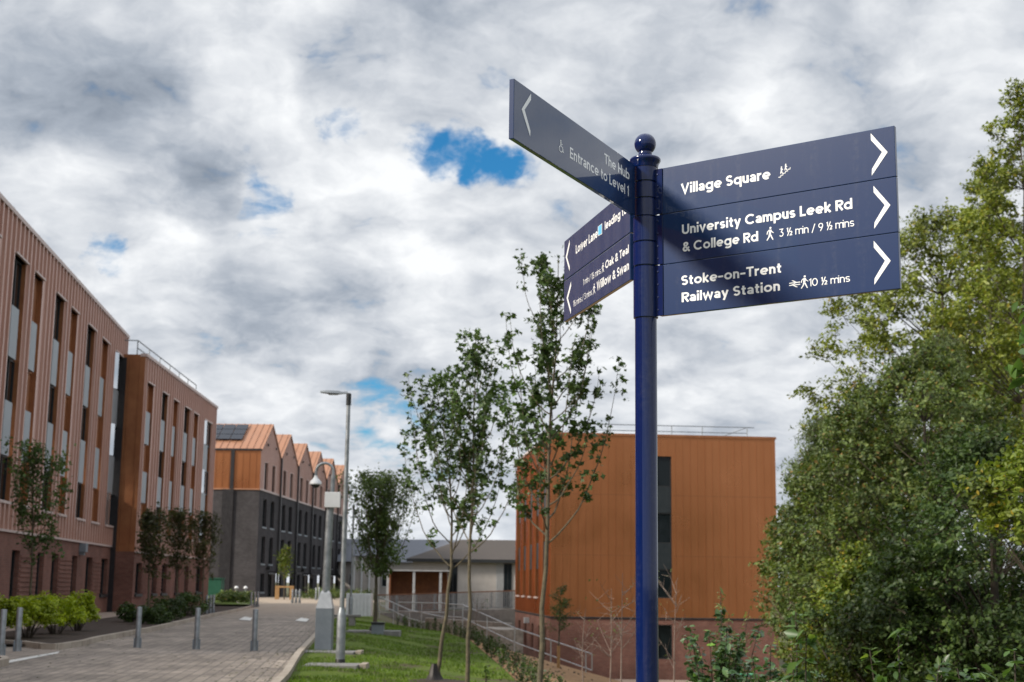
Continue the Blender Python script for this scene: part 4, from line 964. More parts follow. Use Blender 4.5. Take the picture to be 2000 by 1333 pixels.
# ------------------------------------------------------------------ street furniture
bol = thing('bollard', '', 'bollard', (0, 0, 0), 'steel bollards')
mb = MB(); mb.lathe((0, 0, 0), [(.063, -.1), (.063, .925), (.058, .94), (0.02, .945)], 24); mb.build('tube', M['galv'], bol, smooth=True)
mb = MB(); mb.obox((.02, -.025, -.03), (.068, 0, 0), (0, .05, 0), (0, 0, .26)); mb.obox((-.088, -.025, -.03), (.068, 0, 0), (0, .05, 0), (0, 0, .26)); mb.build('lock_bracket', M['bluegrey'], bol, bevel=.004)
spots = [((268, 1268), 'steel bollard standing on the paving in front of the left kerbed bed', 1),
         ((383, 1271), 'steel bollard in the middle of the road row', 1),
         ((496, 1274), 'steel bollard at the road row end nearest the camera lamp post', 1),
         ((33, 1275), 'steel bollard in front of the golden shrubs', 1.0),
         ((1, 1285), 'steel bollard cut by the photo edge beside the golden shrubs', 1.0)]
far = [(403, 1201), (410, 1200), (416, 1199), (490, 1187), (497, 1186), (503, 1185), (571, 1174), (578, 1174), (585, 1174), (617, 1171), (623, 1170)]
for i, (p, l_, s_) in enumerate(spots):
    o = bol if i == 0 else copy_tree(bol); g = G(*p); place(o, (g[0], g[1], .03), .2 * i, l_, s_)
farlab = ['bollard in the far trio at the corner of the shorter copper hall', 'bollard in the far trio across the road from the verge', 'bollard in the trio before the gabled terrace doors', 'bollard in the pair by the terrace end, farthest up the road']
for i, p in enumerate(far):
    o = copy_tree(bol); g = G(*p, .1); z = terrain(g[0], g[1]); g = G(*p, z + .05); place(o, (g[0], g[1], terrain(g[0], g[1])), 0, farlab[0 if i < 3 else 1 if i < 6 else 2 if i < 9 else 3], 1.0)
    o['group'] = 'far bollards: ' + farlab[0 if i < 3 else 1 if i < 6 else 2 if i < 9 else 3].split(' in the ')[1]

# camera post with swan neck
g = G(632, 1278); gx, gy = g[0], g[1]; k_ = gy / FPX
CP = thing('camera_post', 'grey swan-neck post with a hanging dome camera', 'camera post', (gx, gy, .05))
mb = MB(); mb.box(gx - .19, gx + .19, gy - .17, gy + .17, -.05, 1.02); mb.build('cabinet', M['bluegrey'], CP, bevel=.012)
mb = MB()
for (a, z0_), (c, z1_2) in zip(((.19, 1.02), (.17, 1.10), (.11, 1.36)), ((.17, 1.10), (.11, 1.36), (.075, 1.42))):
    V = [(gx + sx * a, gy + sy * a * .9, z0_) for sx, sy in ((-1, -1), (1, -1), (1, 1), (-1, 1))] + [(gx + sx * c, gy + sy * c * .9, z1_2) for sx, sy in ((-1, -1), (1, -1), (1, 1), (-1, 1))]
    mb.mesh(V, [(0, 1, 5, 4), (1, 2, 6, 5), (2, 3, 7, 6), (3, 0, 4, 7)])
mb.build('cabinet_cap', M['galvlight'], CP)
def hz(py): return P(632, py, gy)[2]
ztop = hz(905)
mb = MB(); mb.tube([(gx, gy, 1.3), (gx + .03, gy, hz(1000)), (gx + .06, gy, hz(985))], [.095, .085, .08], 16); mb.tube([(gx + .06, gy, hz(985)), (gx + .08, gy, ztop - .28)], .052, 12)
mb.build('column', M['galv'], CP, smooth=True)
mb = MB(); R_ = .20; cx_ = gx + .08 - R_
arc = [(cx_ + R_ * math.cos(rad(t)), gy, ztop - R_ + R_ * math.sin(rad(t))) for t in range(0, 181, 15)]
mb.tube([(gx + .08, gy, ztop - .30)] + arc + [(cx_ - R_, gy, ztop - R_ - .10)], .032, 10); mb.build('swan_neck', M['galv'], CP, smooth=True)
cxx, czz = cx_ - R_, ztop - R_ - .10
mb = MB(); mb.lathe((cxx, gy, czz - .20), [(.135, .0), (.145, .02), (.13, .07), (.075, .13), (.045, .17), (.04, .21)], 20); cm = mb.build('camera_housing', M['white'], CP, smooth=True)
mb = MB(); mb.lathe((cxx, gy, czz - .27), [(.01, -.01), (.06, .005), (.095, .035), (.11, .068)], 20); mb.build('dome', M['lens'], cm, smooth=True)
mb = MB(); mb.box(gx - .08, gx + .28, gy - .16, gy - .075, hz(992), hz(962)); mb.box(gx - .10, gx + .02, gy + .08, gy + .16, hz(990), hz(964)); mb.build('junction_box', M['white'], CP, bevel=.01)

def lamp_post(px, pyb, pytop, label, arm_=.6, flip=-1, pad=True):
    g = G(px, pyb); x, y = g[0], g[1]; z0 = terrain(x, y) + .05
    H_ = P(px, pytop, y)[2]
    root = thing('street_lamp', label, 'street lamp', (x, y, z0), 'street lamps on the lawn')
    mb = MB(); mb.lathe((x, y, 0), [(.088, z0 - .1), (.088, z0 + .30), (.086, z0 + .30), (.086, z0 + .94), (.070, z0 + 1.02), (.05, z0 + 1.10)], 20); bs = mb.build('base_sleeve', M['galv'], root, smooth=True)
    mb = MB(); mb.lathe((x, y, 0), [(.092, z0 - .12), (.092, z0 + .13), (.089, z0 + .135)], 20); mb.build('root_wrap', M['black'], bs, smooth=True)
    mb = MB(); mb.tube([(x, y, z0 + 1.0), (x, y, H_ - .05)], [.047, .038], 14); mb.build('column', M['galv'], root, smooth=True)
    mb = MB(); mb.lathe((x, y, 0), [(.05, H_ - .24), (.05, H_ - .02), (.03, H_)], 14); mb.build('spigot', M['frame'], root, smooth=True)
    # flat lantern on a short arm
    mb = MB(); s_ = flip
    secs = [(0.03, .035, -.01, .03), (.12, .045, -.015, .02), (.20, .10, -.02, .035), (.42, .115, -.01, .04), (.56, .08, .005, .03)]
    V = []
    for t, w_, zl, zh in secs: V += [(x + s_ * t, y - w_, H_ + zl), (x + s_ * t, y + w_, H_ + zl), (x + s_ * t, y + w_ * .8, H_ + zh), (x + s_ * t, y - w_ * .8, H_ + zh)]
    F_ = []
    for i in range(len(secs) - 1):
        for k in range(4): F_.append((i * 4 + k, i * 4 + (k + 1) % 4, (i + 1) * 4 + (k + 1) % 4, (i + 1) * 4 + k))
    F_ += [(3, 2, 1, 0), (16, 17, 18, 19)]
    if s_ > 0: F_ = [f[::-1] for f in F_]
    mb.mesh(V, F_); ln = mb.build('lantern', M['galv'], root, smooth=True)
    mb = MB(); mb.box(min(x + s_ * .22, x + s_ * .40), max(x + s_ * .22, x + s_ * .40), y - .075, y + .075, H_ - .035, H_ - .024); mb.build('lens', M['greyplastic'], ln)
    return root
lamp_post(664, 1305, 768, 'tall street lamp on the lawn beside the swan-neck camera post')
lamp_post(684, 1211, 986, 'distant street lamp behind the tall lamp, near the planters', flip=1)
for cx, cy, wpx in ((640, 1307, 128), (632, 1280, 130)):
    g0 = G(cx - wpx / 2, cy); g1 = G(cx + wpx / 2, cy)
    mb = MB(); z = .02; mb.box(g0[0] + .2, g1[0], g0[1] - .42, g0[1] + .42, 0, .098)
    o = mb.build('concrete_pad', M['concrete'], bevel=.01); tag(o, 'concrete pad let into the lawn under the %s' % ('tall street lamp' if cy == 1307 else 'swan-neck camera post'), 'concrete pad')
    mb = MB(); mb.box(g1[0] + .02, g1[0] + .15, g0[1] - .15, g0[1] + .42, -.02, .115)
    o = mb.build('edging_block', M['kerb'], bevel=.01); tag(o, 'pale edging block at the end of the %s pad' % ('street lamp' if cy == 1307 else 'camera post'), 'edging block')

# grey feeder cabinet by the bushy tree, bench slab, planter
g = G(738, 1241); 
CB = thing('cabinet', 'small grey roadside cabinet with a dark lid beside the bushy tree', 'cabinet', (g[0], g[1], 0))
mb = MB(); mb.box(g[0] - .19, g[0] + .19, g[1] - .15, g[1] + .15, -.2, .33); mb.build('case', M['bluegrey'], CB, bevel=.01)
mb = MB(); mb.box(g[0] - .21, g[0] + .21, g[1] - .18, g[1] + .18, .335, .40); mb.build('lid', M['black'], CB, bevel=.01)
g = G(722, 1240); mb = MB(); mb.box(g[0] - .7, g[0] + .95, g[1] - .5, g[1] + .5, -.2, .13); o = mb.build('concrete_pad', M['concrete'], bevel=.01); tag(o, 'concrete pad under the small grey cabinet', 'concrete pad')
g = G(655, 1226); BN = thing('bench', 'grey slab bench behind the camera post', 'bench', (g[0], g[1], 0))
mb = MB(); mb.box(g[0] - .7, g[0] + .9, g[1] - .2, g[1] + .2, .38, .46); mb.build('seat', M['concrete'], BN, bevel=.01)
for k in (-.5, .6):
    mb = MB(); mb.box(g[0] + k - .1, g[0] + k + .1, g[1] - .18, g[1] + .18, -.1, .379); mb.build('leg', M['concrete'], BN)
g = G(698, 1196, .1); PN = thing('planter', 'pale slatted planter by the far street lamp', 'planter', (g[0], g[1], 0))
mb = MB(); mb.box(g[0] - .6, g[0] + .7, g[1], g[1] + 1.0, -.1, 1.05)
for k in range(7): mb.box(g[0] - .6 + k * .19, g[0] - .46 + k * .19, g[1] - .05, g[1] - .002, -.1, 1.03)
mb.build('slat_box', M['white'], PN)
# green cabinet by the terrace corner
g = P(416, 1163, 110); GC = thing('green_cabinet', 'dark green steel cabinet beside the charcoal terrace end wall', 'cabinet', (g[0], g[1], .2))
mb = MB(); mb.box(g[0] - .9, g[0] + .6, 110, 111.2, 0, 1.75); mb.build('case', M['green'], GC, bevel=.02)
mb = MB(); mb.box(g[0] - .95, g[0] + .65, 109.95, 111.25, 1.755, 1.84); mb.build('lid', M['green'], GC)
# green tube table seen between the bushes
g = P(1458, 1318, 34); GT = thing('garden_table', 'bright green tube-framed table behind the right shrubs', 'table', (g[0], g[1], terrain(g[0], g[1])))
zt_ = g[2]
mb = MB(); mb.box(g[0] - .17, g[0] + .23, 33.8, 34.2, zt_ - .02, zt_ + .02); mb.build('table_top', M['greentable'], GT, bevel=.008)
for sx in (-.12, .16):
    mb = MB(); mb.tube([(g[0] + sx, 34, zt_ - .02), (g[0] + sx, 34, terrain(g[0], 34) - .05)], .03, 8); mb.build('leg', M['greentable'], GT, smooth=True)
# two low white post lights by the terrace
for px in (461, 479):
    g = P(px, 1166, 112); root = thing('post_light', 'low white-topped post light before the %s end wall' % 'charcoal', 'post light', (g[0], 112, terrain(g[0], 112)), 'post lights before the charcoal end wall')
    z_ = terrain(g[0], 112); mb = MB(); mb.tube([(g[0], 112, z_), (g[0], 112, z_ + .75)], .07, 10); mb.build('stem', M['galv'], root, smooth=True)
    mb = MB(); mb.lathe((g[0], 112, z_ + .75), [(.15, 0), (.17, .06), (.12, .16), (.03, .2)], 12); mb.build('cap', M['white'], root, smooth=True)

# ------------------------------------------------------------------ plants
def leaf_cloud(C, size, rng, shape='oval', flat=0.5, out=None, droop=0.0):
    """build leaves at centres C (n,3): returns verts, faces. out: preferred facing directions"""
    n = len(C)
    if n == 0: return np.zeros((0, 3)), []
    nrm = rng.normal(size=(n, 3)); nrm[:, 2] += flat * 2
    if out is not None: nrm += out * 1.2
    nrm /= np.linalg.norm(nrm, axis=1)[:, None]
    t = rng.normal(size=(n, 3)); t[:, 2] -= droop
    t -= (t * nrm).sum(1)[:, None] * nrm; t /= np.linalg.norm(t, axis=1)[:, None] + 1e-9
    s_ = np.cross(nrm, t); L = (size * rng.uniform(.45, 1.55, n))[:, None]
    if shape == 'oval':
        tmpl = [(0, -.5, 0), (.30, -.05, .08), (0, .5, 0), (-.30, -.05, .08)]; fc = [(0, 1, 2), (0, 2, 3)]
    elif shape == 'long':
        tmpl = [(0, -.5, 0), (.13, 0, .03), (0, .5, -.04), (-.13, 0, .03)]; fc = [(0, 1, 2), (0, 2, 3)]
    elif shape == 'blade':
        tmpl = [(-.04, -.5, 0), (.04, -.5, 0), (0, .5, .06)]; fc = [(0, 1, 2)]
    elif shape == 'broad':
        tmpl = [(0, -.5, 0), (.20, -.25, .05), (.26, .08, .07), (0, .5, -.02), (-.26, .08, .07), (-.20, -.25, .05), (0, 0, -.02)]
        fc = [(0, 1, 6), (1, 2, 6), (2, 3, 6), (3, 4, 6), (4, 5, 6), (5, 0, 6)]
    else:                                     # lobed, maple-like
        tmpl = [(0, -.5, 0)]; 
        for k, (a, r_) in enumerate(((-60, .35), (-25, .18), (10, .52), (50, .22), (90, .58), (130, .22), (170, .52), (205, .18), (240, .35))): tmpl.append((r_ * math.cos(rad(a)), r_ * math.sin(rad(a)), .05 * (k % 2)))
        fc = [(0, i, i + 1) for i in range(1, 9)]
    tm = np.array(tmpl); k = len(tm)
    V = (C[:, None, :] + L[:, None, :] * (tm[None, :, 0:1] * s_[:, None, :] + tm[None, :, 1:2] * t[:, None, :] + tm[None, :, 2:3] * nrm[:, None, :])).reshape(-1, 3)
    F_ = (np.arange(n)[:, None, None] * k + np.array(fc)[None]).reshape(-1, 3)
    return V, F_
def fast_mesh(name, V, F_, m, parent, origin):
    me = bpy.data.meshes.new(name); V = np.asarray(V, np.float32) - np.array(origin, np.float32); F_ = np.asarray(F_, np.int32)
    me.vertices.add(len(V)); me.vertices.foreach_set('co', V.ravel())
    me.loops.add(F_.size); me.loops.foreach_set('vertex_index', F_.ravel())
    me.polygons.add(len(F_)); me.polygons.foreach_set('loop_start', np.arange(0, F_.size, 3, dtype=np.int32))
    me.polygons.foreach_set('loop_total', np.full(len(F_), 3, np.int32))
    me.update(calc_edges=True); me.materials.append(m)
    o = bpy.data.objects.new(name, me); COL.objects.link(o)
    if parent: o.parent = parent
    return o
class Plant:
    def __init__(s, name, label, cat, base, seed, group=None):
        s.root = thing(name, label, cat, tuple(base), group); s.base = np.array(base, float); s.rng = np.random.default_rng(seed)
        s.wood = MB(); s.limbs = MB(); s.V = []; s.F = []; s.n = 0; s.pts = []; s.outs = []
    def puff(s, c, r, n, squash=1.0, shell=0.5):
        d = s.rng.normal(size=(n, 3)); d /= np.linalg.norm(d, axis=1)[:, None]
        q = s.rng.uniform(0, 1, n) ** shell * r
        p = d * q[:, None]; p[:, 2] *= squash; s.pts.append(np.array(c) + p); s.outs.append(d)
    def scatter(s, pts, sigma, n):
        pts = np.asarray(pts); i = s.rng.integers(0, len(pts), n); p = pts[i] + s.rng.normal(size=(n, 3)) * sigma
        s.pts.append(p); s.outs.append(np.zeros((n, 3)))
    def finish(s, leafm, barkm, size, shape, flat=.5, droop=0.0, crown='crown', useout=True, trunk='trunk'):
        if s.wood.v: s.wood.build(trunk, barkm, s.root, smooth=True)
        if s.limbs.v: s.limbs.build('limb', barkm, s.root, smooth=True)
        if s.pts:
            C = np.concatenate(s.pts); O = np.concatenate(s.outs)
            V, F_ = leaf_cloud(C, size, s.rng, shape, flat, O if useout else None, droop)
            fast_mesh(crown, V, F_, leafm, s.root, s.base)
        return s.root
def bez(p0, p1, p2, n):
    t = np.linspace(0, 1, n)[:, None]; return (1 - t) ** 2 * p0 + 2 * t * (1 - t) * p1 + t ** 2 * p2

def upright_tree(name, label, base, top, r0, cb, spread, nb, seed, leafm, leaf, dens, barkm, group=None, shape='maple', rise=1.0, prof=None, bend=0.0, clump=0.05, twig=5.0):
    """young street tree: one leader and up-swept branches carrying clusters of leaves"""
    T_ = Plant(name, label, 'tree', base, seed, group); rng = T_.rng
    base = np.array(base, float); top = np.array(top, float); H_ = top[2] - base[2]
    n = 14; ts = np.linspace(0, 1, n); wob = rng.normal(size=(n, 3)) * .012 * H_ / 6; wob[:, 2] = 0; wob[0] = 0
    tr = base + (top - base) * ts[:, None] + wob; tr[:, 0] += bend * np.sin(ts * math.pi)
    def at_(t): return np.array([np.interp(t, ts, tr[:, k]) for k in range(3)])
    T_.wood.tube([base - [0, 0, .1]] + list(tr), [r0 * 1.15] + [max(.006, r0 * (1 - .9 * t ** .8)) for t in ts], 10)
    for i in range(nb):
        t = cb + (0.93 - cb) * ((i + rng.uniform(0, .8)) / nb); p0 = at_(t)
        az = i * 2.399 + rng.uniform(-.4, .4); q = (t - cb) / (1 - cb)
        sp = spread * (prof(q) if prof else (1.05 - .80 * q)) * rng.uniform(.55, 1.2)
        ln = (sp * rng.uniform(1.5, 2.4) + .35) * rise
        out = np.array([math.cos(az), math.sin(az), 0]); tipz = min(p0[2] + ln, top[2] + .1 - q * .1)
        p2 = p0 + out * sp + [0, 0, tipz - p0[2]]; p1 = p0 + out * sp * .85 + [0, 0, (tipz - p0[2]) * .22]
        c = bez(p0, p1, p2, 11); c[1:] += np.cumsum(rng.normal(size=(10, 3)) * .014, 0)
        rb = max(.005, r0 * .30 * (1 - q * .6)); T_.limbs.tube(c, list(np.linspace(rb, .0028, 11)), 5, cap=False)
        L = np.linalg.norm(p2 - p0)
        for j in range(int(2 + L * twig)):       # rosettes of leaves set along the shoot with bare wood between
            u = rng.uniform(.25, 1.0); k = min(9, int(u * 10)); pp = c[k] + (c[k + 1] - c[k]) * (u * 10 - k)
            dd = rng.normal(size=3); dd[2] = abs(dd[2]) * .6 + .1; dd /= np.linalg.norm(dd); e = pp + dd * rng.uniform(.03, .14)
            T_.limbs.tube([pp, e], [.004, .002], 3, cap=False); T_.scatter([e], clump * rng.uniform(.7, 1.3), int(dens * rng.uniform(.4, 1.8)))
        T_.scatter(c[-2:], clump, int(dens * 1.5))
    T_.scatter(tr[int(n * .62):], clump * 1.2, int(dens * 5))
    return T_, leafm, barkm, leaf, shape

def run(t): T_, lm, bm_, lf, sh = t; return T_.finish(lm, bm_, lf, sh, useout=False)
# --- three young trees by the lawn
dz_ = 21.0
b3 = P(1052, 1400, dz_); t3 = P(1092, 505, dz_); b3[2] = terrain(b3[0], b3[1])
run(upright_tree('young_tree', 'tallest young tree with open upswept branches, in front of the orange copper block', b3, t3, .052, .36, .92, 34, 11, M['leaf_maple'], .08, 11, M['bark'], 'young trees on the lawn'))
b2_ = P(912, 1345, 24.5); t2 = P(931, 655, 24.5); b2_[2] = terrain(b2_[0], b2_[1])
run(upright_tree('young_tree', 'young tree with straight thin trunk and bare top twig, between two other young trees', b2_, t2, .045, .38, .72, 26, 5, M['leaf_maple'], .08, 10, M['bark'], 'young trees on the lawn'))
b1_ = P(848, 1322, 25.3); t1 = P(850, 745, 25.3); b1_[2] = terrain(b1_[0], b1_[1])
TT = upright_tree('young_tree', 'leaning young tree with a brown watering bag at its foot', b1_, P(848, 745, 25.3), .045, .36, 1.0, 24, 21, M['leaf_maple'], .08, 10, M['bark'], 'young trees on the lawn', bend=.32)
rt = run(TT)
mb = MB(); sg = 18; pr = [(.38, -.02), (.22, .02), (.14, .07), (.10, .15), (.075, .26), (.05, .33)]; rg = np.random.default_rng(3)
V = []
for r_, z in pr:
    for k in range(sg): a = 2 * math.pi * k / sg; q = r_ * (1 + .18 * math.sin(3 * a + 1) + .08 * math.sin(7 * a)); V.append((b1_[0] + q * math.cos(a), b1_[1] + q * math.sin(a), b1_[2] + .08 + z))
mb.mesh(V, [(i * sg + k, i * sg + (k + 1) % sg, (i + 1) * sg + (k + 1) % sg, (i + 1) * sg + k) for i in range(len(pr) - 1) for k in range(sg)])
o = mb.build('watering_bag', M['bag'], smooth=True, origin=tuple(b1_)); tag(o, 'dark brown watering bag wrapped round the leaning young tree', 'watering bag')
mb = MB(); mb.lathe((b1_[0], b1_[1], b1_[2] + .06), [(.62, 0), (.6, .05), (.4, .07), (.1, .08)], 18); o = mb.build('mulch_ring', M['soil'], smooth=True); tag(o, 'ring of dark mulch under the brown watering bag', 'mulch ring')

# --- bushy tree
bb = G(732, 1240); bb[2] = terrain(bb[0], bb[1]); tb = P(742, 935, bb[1])
TB = upright_tree('bushy_tree', 'dense rounded green tree by the small grey cabinet', bb, tb, .08, .36, 1.05, 56, 31, M['leaf_bushy'], .085, 11, M['bark'], rise=1.15, clump=.10,
                  prof=lambda q: (1.15 - .85 * q))
T_ = TB[0]; rg = T_.rng
for i in range(50):
    a = rg.uniform(0, 2 * math.pi); q = rg.uniform(0, 1) ** 1.25; env = np.interp(q, [0, .12, .3, .6, 1], [.30, .72, 1.0, .70, .30])
    r_ = .92 * env * math.sqrt(rg.uniform(.05, 1)) * rg.uniform(.8, 1.15)
    T_.puff((bb[0] + .08 + r_ * math.cos(a), bb[1] + r_ * math.sin(a), bb[2] + 1.95 + q * 2.0), rg.uniform(.12, .34), 85)
T_.finish(TB[1], M['bark'], .085, 'oval', useout=False)
mb = MB(); mb.lathe((bb[0] + .05, bb[1] - .1, bb[2]), [(.35, 0), (.26, .12), (.12, .42), (.1, .44)], 14); o = mb.build('watering_bag', M['bag'], smooth=True, origin=tuple(bb)); tag(o, 'brown watering bag at the foot of the dense rounded tree', 'watering bag')

# --- street trees in front of the left halls
for (px, pyb, pyt, d, sp, lab, sd) in ((62, 1190, 872, 42, .78, 'young tree before the bollard hall, behind the golden shrubs', 41), (290, 1192, 1000, 55, .55, 'first of three slim trees before the shorter copper hall, nearest the road', 42),
                                      (345, 1185, 1000, 64, .62, 'middle of three slim trees before the shorter copper hall', 43), (396, 1180, 1005, 70, .70, 'last of three slim trees, at the corner of the shorter copper hall', 44)):
    pb_ = P(px, pyb, d); pb_[2] = terrain(pb_[0], pb_[1]); pt_ = P(px + 4, pyt, d)
    tt = upright_tree('street_tree', lab, pb_, pt_, .05, .36, sp * 1.12, 24, sd, M['leaf_far'] if sd > 41 else M['leaf_maple'], .10, 9 if sd == 41 else 10, M['bark'], 'trees before the copper halls', rise=1.1, clump=.10, prof=lambda q: (1.05 - .75 * q))
    for i in range(9 if sd == 41 else 8):
        q = tt[0].rng.uniform(0, 1) ** 1.4; a = tt[0].rng.uniform(0, 6.28); r_ = sp * (1.05 - .75 * q) * math.sqrt(tt[0].rng.uniform()) * 1.15; hgt = pt_[2] - pb_[2]
        tt[0].puff((pb_[0] + r_ * math.cos(a), pb_[1] + r_ * math.sin(a), pb_[2] + hgt * (.36 + .40 * q)), tt[0].rng.uniform(.14, .30), 22)
    run(tt)
# small staked tree in a timber guard before the terrace
pg = P(555, 1172, 108); pg[2] = terrain(pg[0], pg[1])
tt = upright_tree('street_tree', 'small tree inside a timber guard before the gabled terrace', pg, P(556, 1072, 108), .05, .42, .45, 14, 47, M['leaf_yellow'], .13, 10, M['bark'], rise=.8, clump=.16); run(tt)
gd = thing('tree_guard', 'square timber guard round the small tree before the terrace', 'tree guard', tuple(pg))
for sx in (-.55, .55):
    for sy in (-.5, .5): mb = MB(); mb.box(pg[0] + sx - .07, pg[0] + sx + .07, pg[1] + sy - .07, pg[1] + sy + .07, pg[2] - .1, pg[2] + 1.05); mb.build('post', M['wood'], gd)
for sy in (-.5, .5): mb = MB(); mb.box(pg[0] - .48, pg[0] + .48, pg[1] + sy - .05, pg[1] + sy + .05, pg[2] + .90, pg[2] + 1.02); mb.build('rail', M['wood'], gd)

def shrub(name, label, base, r, h, npuff, nleaf, size, shape, leafm, barkm, seed, group=None, cat='shrub', stems=7, low=.15, puffr=.22, flat=.5):
    S = Plant(name, label, cat, base, seed, group); rng = S.rng; base = np.array(base, float)
    for i in range(npuff):
        a = rng.uniform(0, 6.283); q = rng.uniform(low, 1); rr_ = r * math.sqrt(rng.uniform(.05, 1)) * (math.sin(math.pi * min(.97, q * .62 + .22)))
        c = base + [rr_ * math.cos(a), rr_ * math.sin(a), h * q]; k_ = rng.uniform(.45, 1.5); S.puff(c, r * puffr * k_ + .03, int(nleaf * k_), .8)
        if i < stems * 3: S.wood.tube(bez(base + [rr_ * .15 * math.cos(a), rr_ * .15 * math.sin(a), -.05], base + [rr_ * .4 * math.cos(a), rr_ * .4 * math.sin(a), h * q * .6], c, 5), list(np.linspace(.014, .004, 5)), 4, cap=False)
    return S.finish(leafm, barkm, size, shape, flat, crown='foliage', trunk='stem')
# golden shrubs beside the left bollards
for i, (px, py, r_, h_, lab) in enumerate(((-12, 1262, .75, .95, 'golden-green shrub at the photo edge behind the bollards'), (52, 1258, .80, 1.0, 'golden-green shrub behind the second bollard, in the kerbed bed'), (108, 1250, .75, 1.0, 'golden-green shrub in the middle of the kerbed bed row'), (150, 1243, .62, 1.02, 'golden-green shrub at the row end nearest the hall door'))):
    g = G(px, py - 4); g[2] = .1; shrub('golden_shrub', lab, g, r_ * 1.05, h_, 46, 75, .085, 'oval', M['leaf_spirea'], M['darkbark'], 60 + i, 'golden shrubs in the kerbed bed', low=.35, flat=1.0)
for i, (px, py, d, r_, h_, lab) in enumerate(((255, 1205, 52, .55, .6, 'low dark shrub by the hall door'), (325, 1200, 56, .9, .8, 'low dark shrub between the slim trees'), (365, 1196, 62, .9, .9, 'low dark shrub beneath the last slim tree'), (300, 1205, 50, .7, .55, 'low dark shrub under the first slim tree'))):
    p = P(px, py, d); p[2] = .1; shrub('dark_shrub', lab, p, r_, h_, 34, 70, .09, 'oval', M['leaf_dark'], M['darkbark'], 80 + i, 'dark shrubs before the shorter copper hall')
for i, (px, d, r_, lab) in enumerate(((455, 92, 1.0, 'low green planting on the verge nearest the far bollards'), (440, 96, 1.1, 'low green planting on the verge by the green cabinet'), (475, 97, .9, 'low green planting on the verge towards the post lights'), (620, 112, 1.5, 'clipped hedge planting below the terrace doors'), (648, 118, 1.6, 'hedge planting at the terrace far doors'), (700, 118, 1.5, 'hedge planting beyond the slatted planter'))):
    p = P(px, 1180, d); p[2] = terrain(p[0], p[1]) + .1; shrub('verge_shrub', lab, p, r_, .55, 30, 55, .13, 'oval', M['leaf_mid'], M['darkbark'], 90 + i, 'verge planting by the far road', puffr=.3)

# --- hedge whips along the top of the bank
hw = []
for k in range(5):
    b_ = Plant('hedge_plant', 'small dark hedge plant in the row along the lawn edge', 'hedge plant', (0, 0, 0), 200 + k, 'young hedge along the lawn edge')
    h_ = b_.rng.uniform(.36, .6)
    for q in range(4):
        e = np.array([*b_.rng.normal(size=2) * .07, h_ * b_.rng.uniform(.7, 1)]); b_.wood.tube([(0, 0, -.05), e * .5 + [.01, 0, 0], e], [.008, .006, .003], 4, cap=False)
        b_.scatter([e * u for u in np.linspace(.2, 1, 8)], .035, 26)
    b_.finish(M['leaf_dark'], M['twig'], .065, 'oval', crown='foliage', trunk='stem', useout=False); hw.append(b_.root)
rg = np.random.default_rng(77); cnt = 0
for row in range(2):
    for y in np.arange(23, 64, .95):
        x = float(np.interp(y, EDGE[:, 0], EDGE[:, 1])) + .10 + row * .38 + rg.uniform(-.1, .1)
        o = hw[cnt] if cnt < 5 else copy_tree(hw[cnt % 5]); cnt += 1
        place(o, (x, y, terrain(x, y) + .04), rg.uniform(0, 6), None, rg.uniform(.55, 1.0))

# --- saplings on the bank in front of the low copper block
def bare(px, pyb, pyt, d, label, seed, n=12, sp=.35):
    p0 = P(px, pyb, d); p0[2] = min(p0[2], terrain(p0[0], p0[1])); t_ = P(px + 4, pyt, d); T_ = Plant('bare_sapling', label, 'sapling', p0, seed, 'bare saplings on the bank'); rng = T_.rng
    T_.wood.tube(bez(p0, (p0 + t_) / 2 + [rng.normal() * .1, 0, 0], t_, 8), list(np.linspace(.022, .004, 8)), 6)
    for i in range(n):
        t = rng.uniform(.35, .92); a = p0 + (t_ - p0) * t; az = rng.uniform(0, 6.28); L = sp * rng.uniform(.5, 1.3)
        e = a + [L * math.cos(az), L * math.sin(az), L * rng.uniform(.5, 1.5)]; c = bez(a, (a + e) / 2 + [0, 0, -.04], e, 5); T_.limbs.tube(c, list(np.linspace(.008, .0025, 5)), 4, cap=False)
        for j in range(4):
            k = rng.integers(1, 5); f = c[k] + rng.normal(size=3) * .14 + [0, 0, .06]; T_.limbs.tube([c[k], f], [.004, .002], 3, cap=False)
        T_.scatter([e], .08, 3)
    T_.finish(M['leaf_willow'], M['twig'], .05, 'oval')
bare(1190, 1330, 1150, 30, 'bare twiggy sapling left of the fingerpost pole, before the brick base', 301)
bare(1212, 1345, 1120, 27, 'bare twiggy sapling closest to the fingerpost pole on its left', 302, 10, .4)
bare(1318, 1345, 1135, 30, 'bare twiggy sapling right of the fingerpost pole', 303, 9, .35)
bare(1140, 1330, 1190, 34, 'bare twiggy sapling by the handrail end', 304, 8, .3)
bare(1535, 1310, 1130, 32, 'bare twiggy sapling at the corner of the copper block', 305, 11, .35)
bare(930, 1265, 1160, 52, 'bare twiggy sapling behind the middle lawn tree', 306, 10, .4)
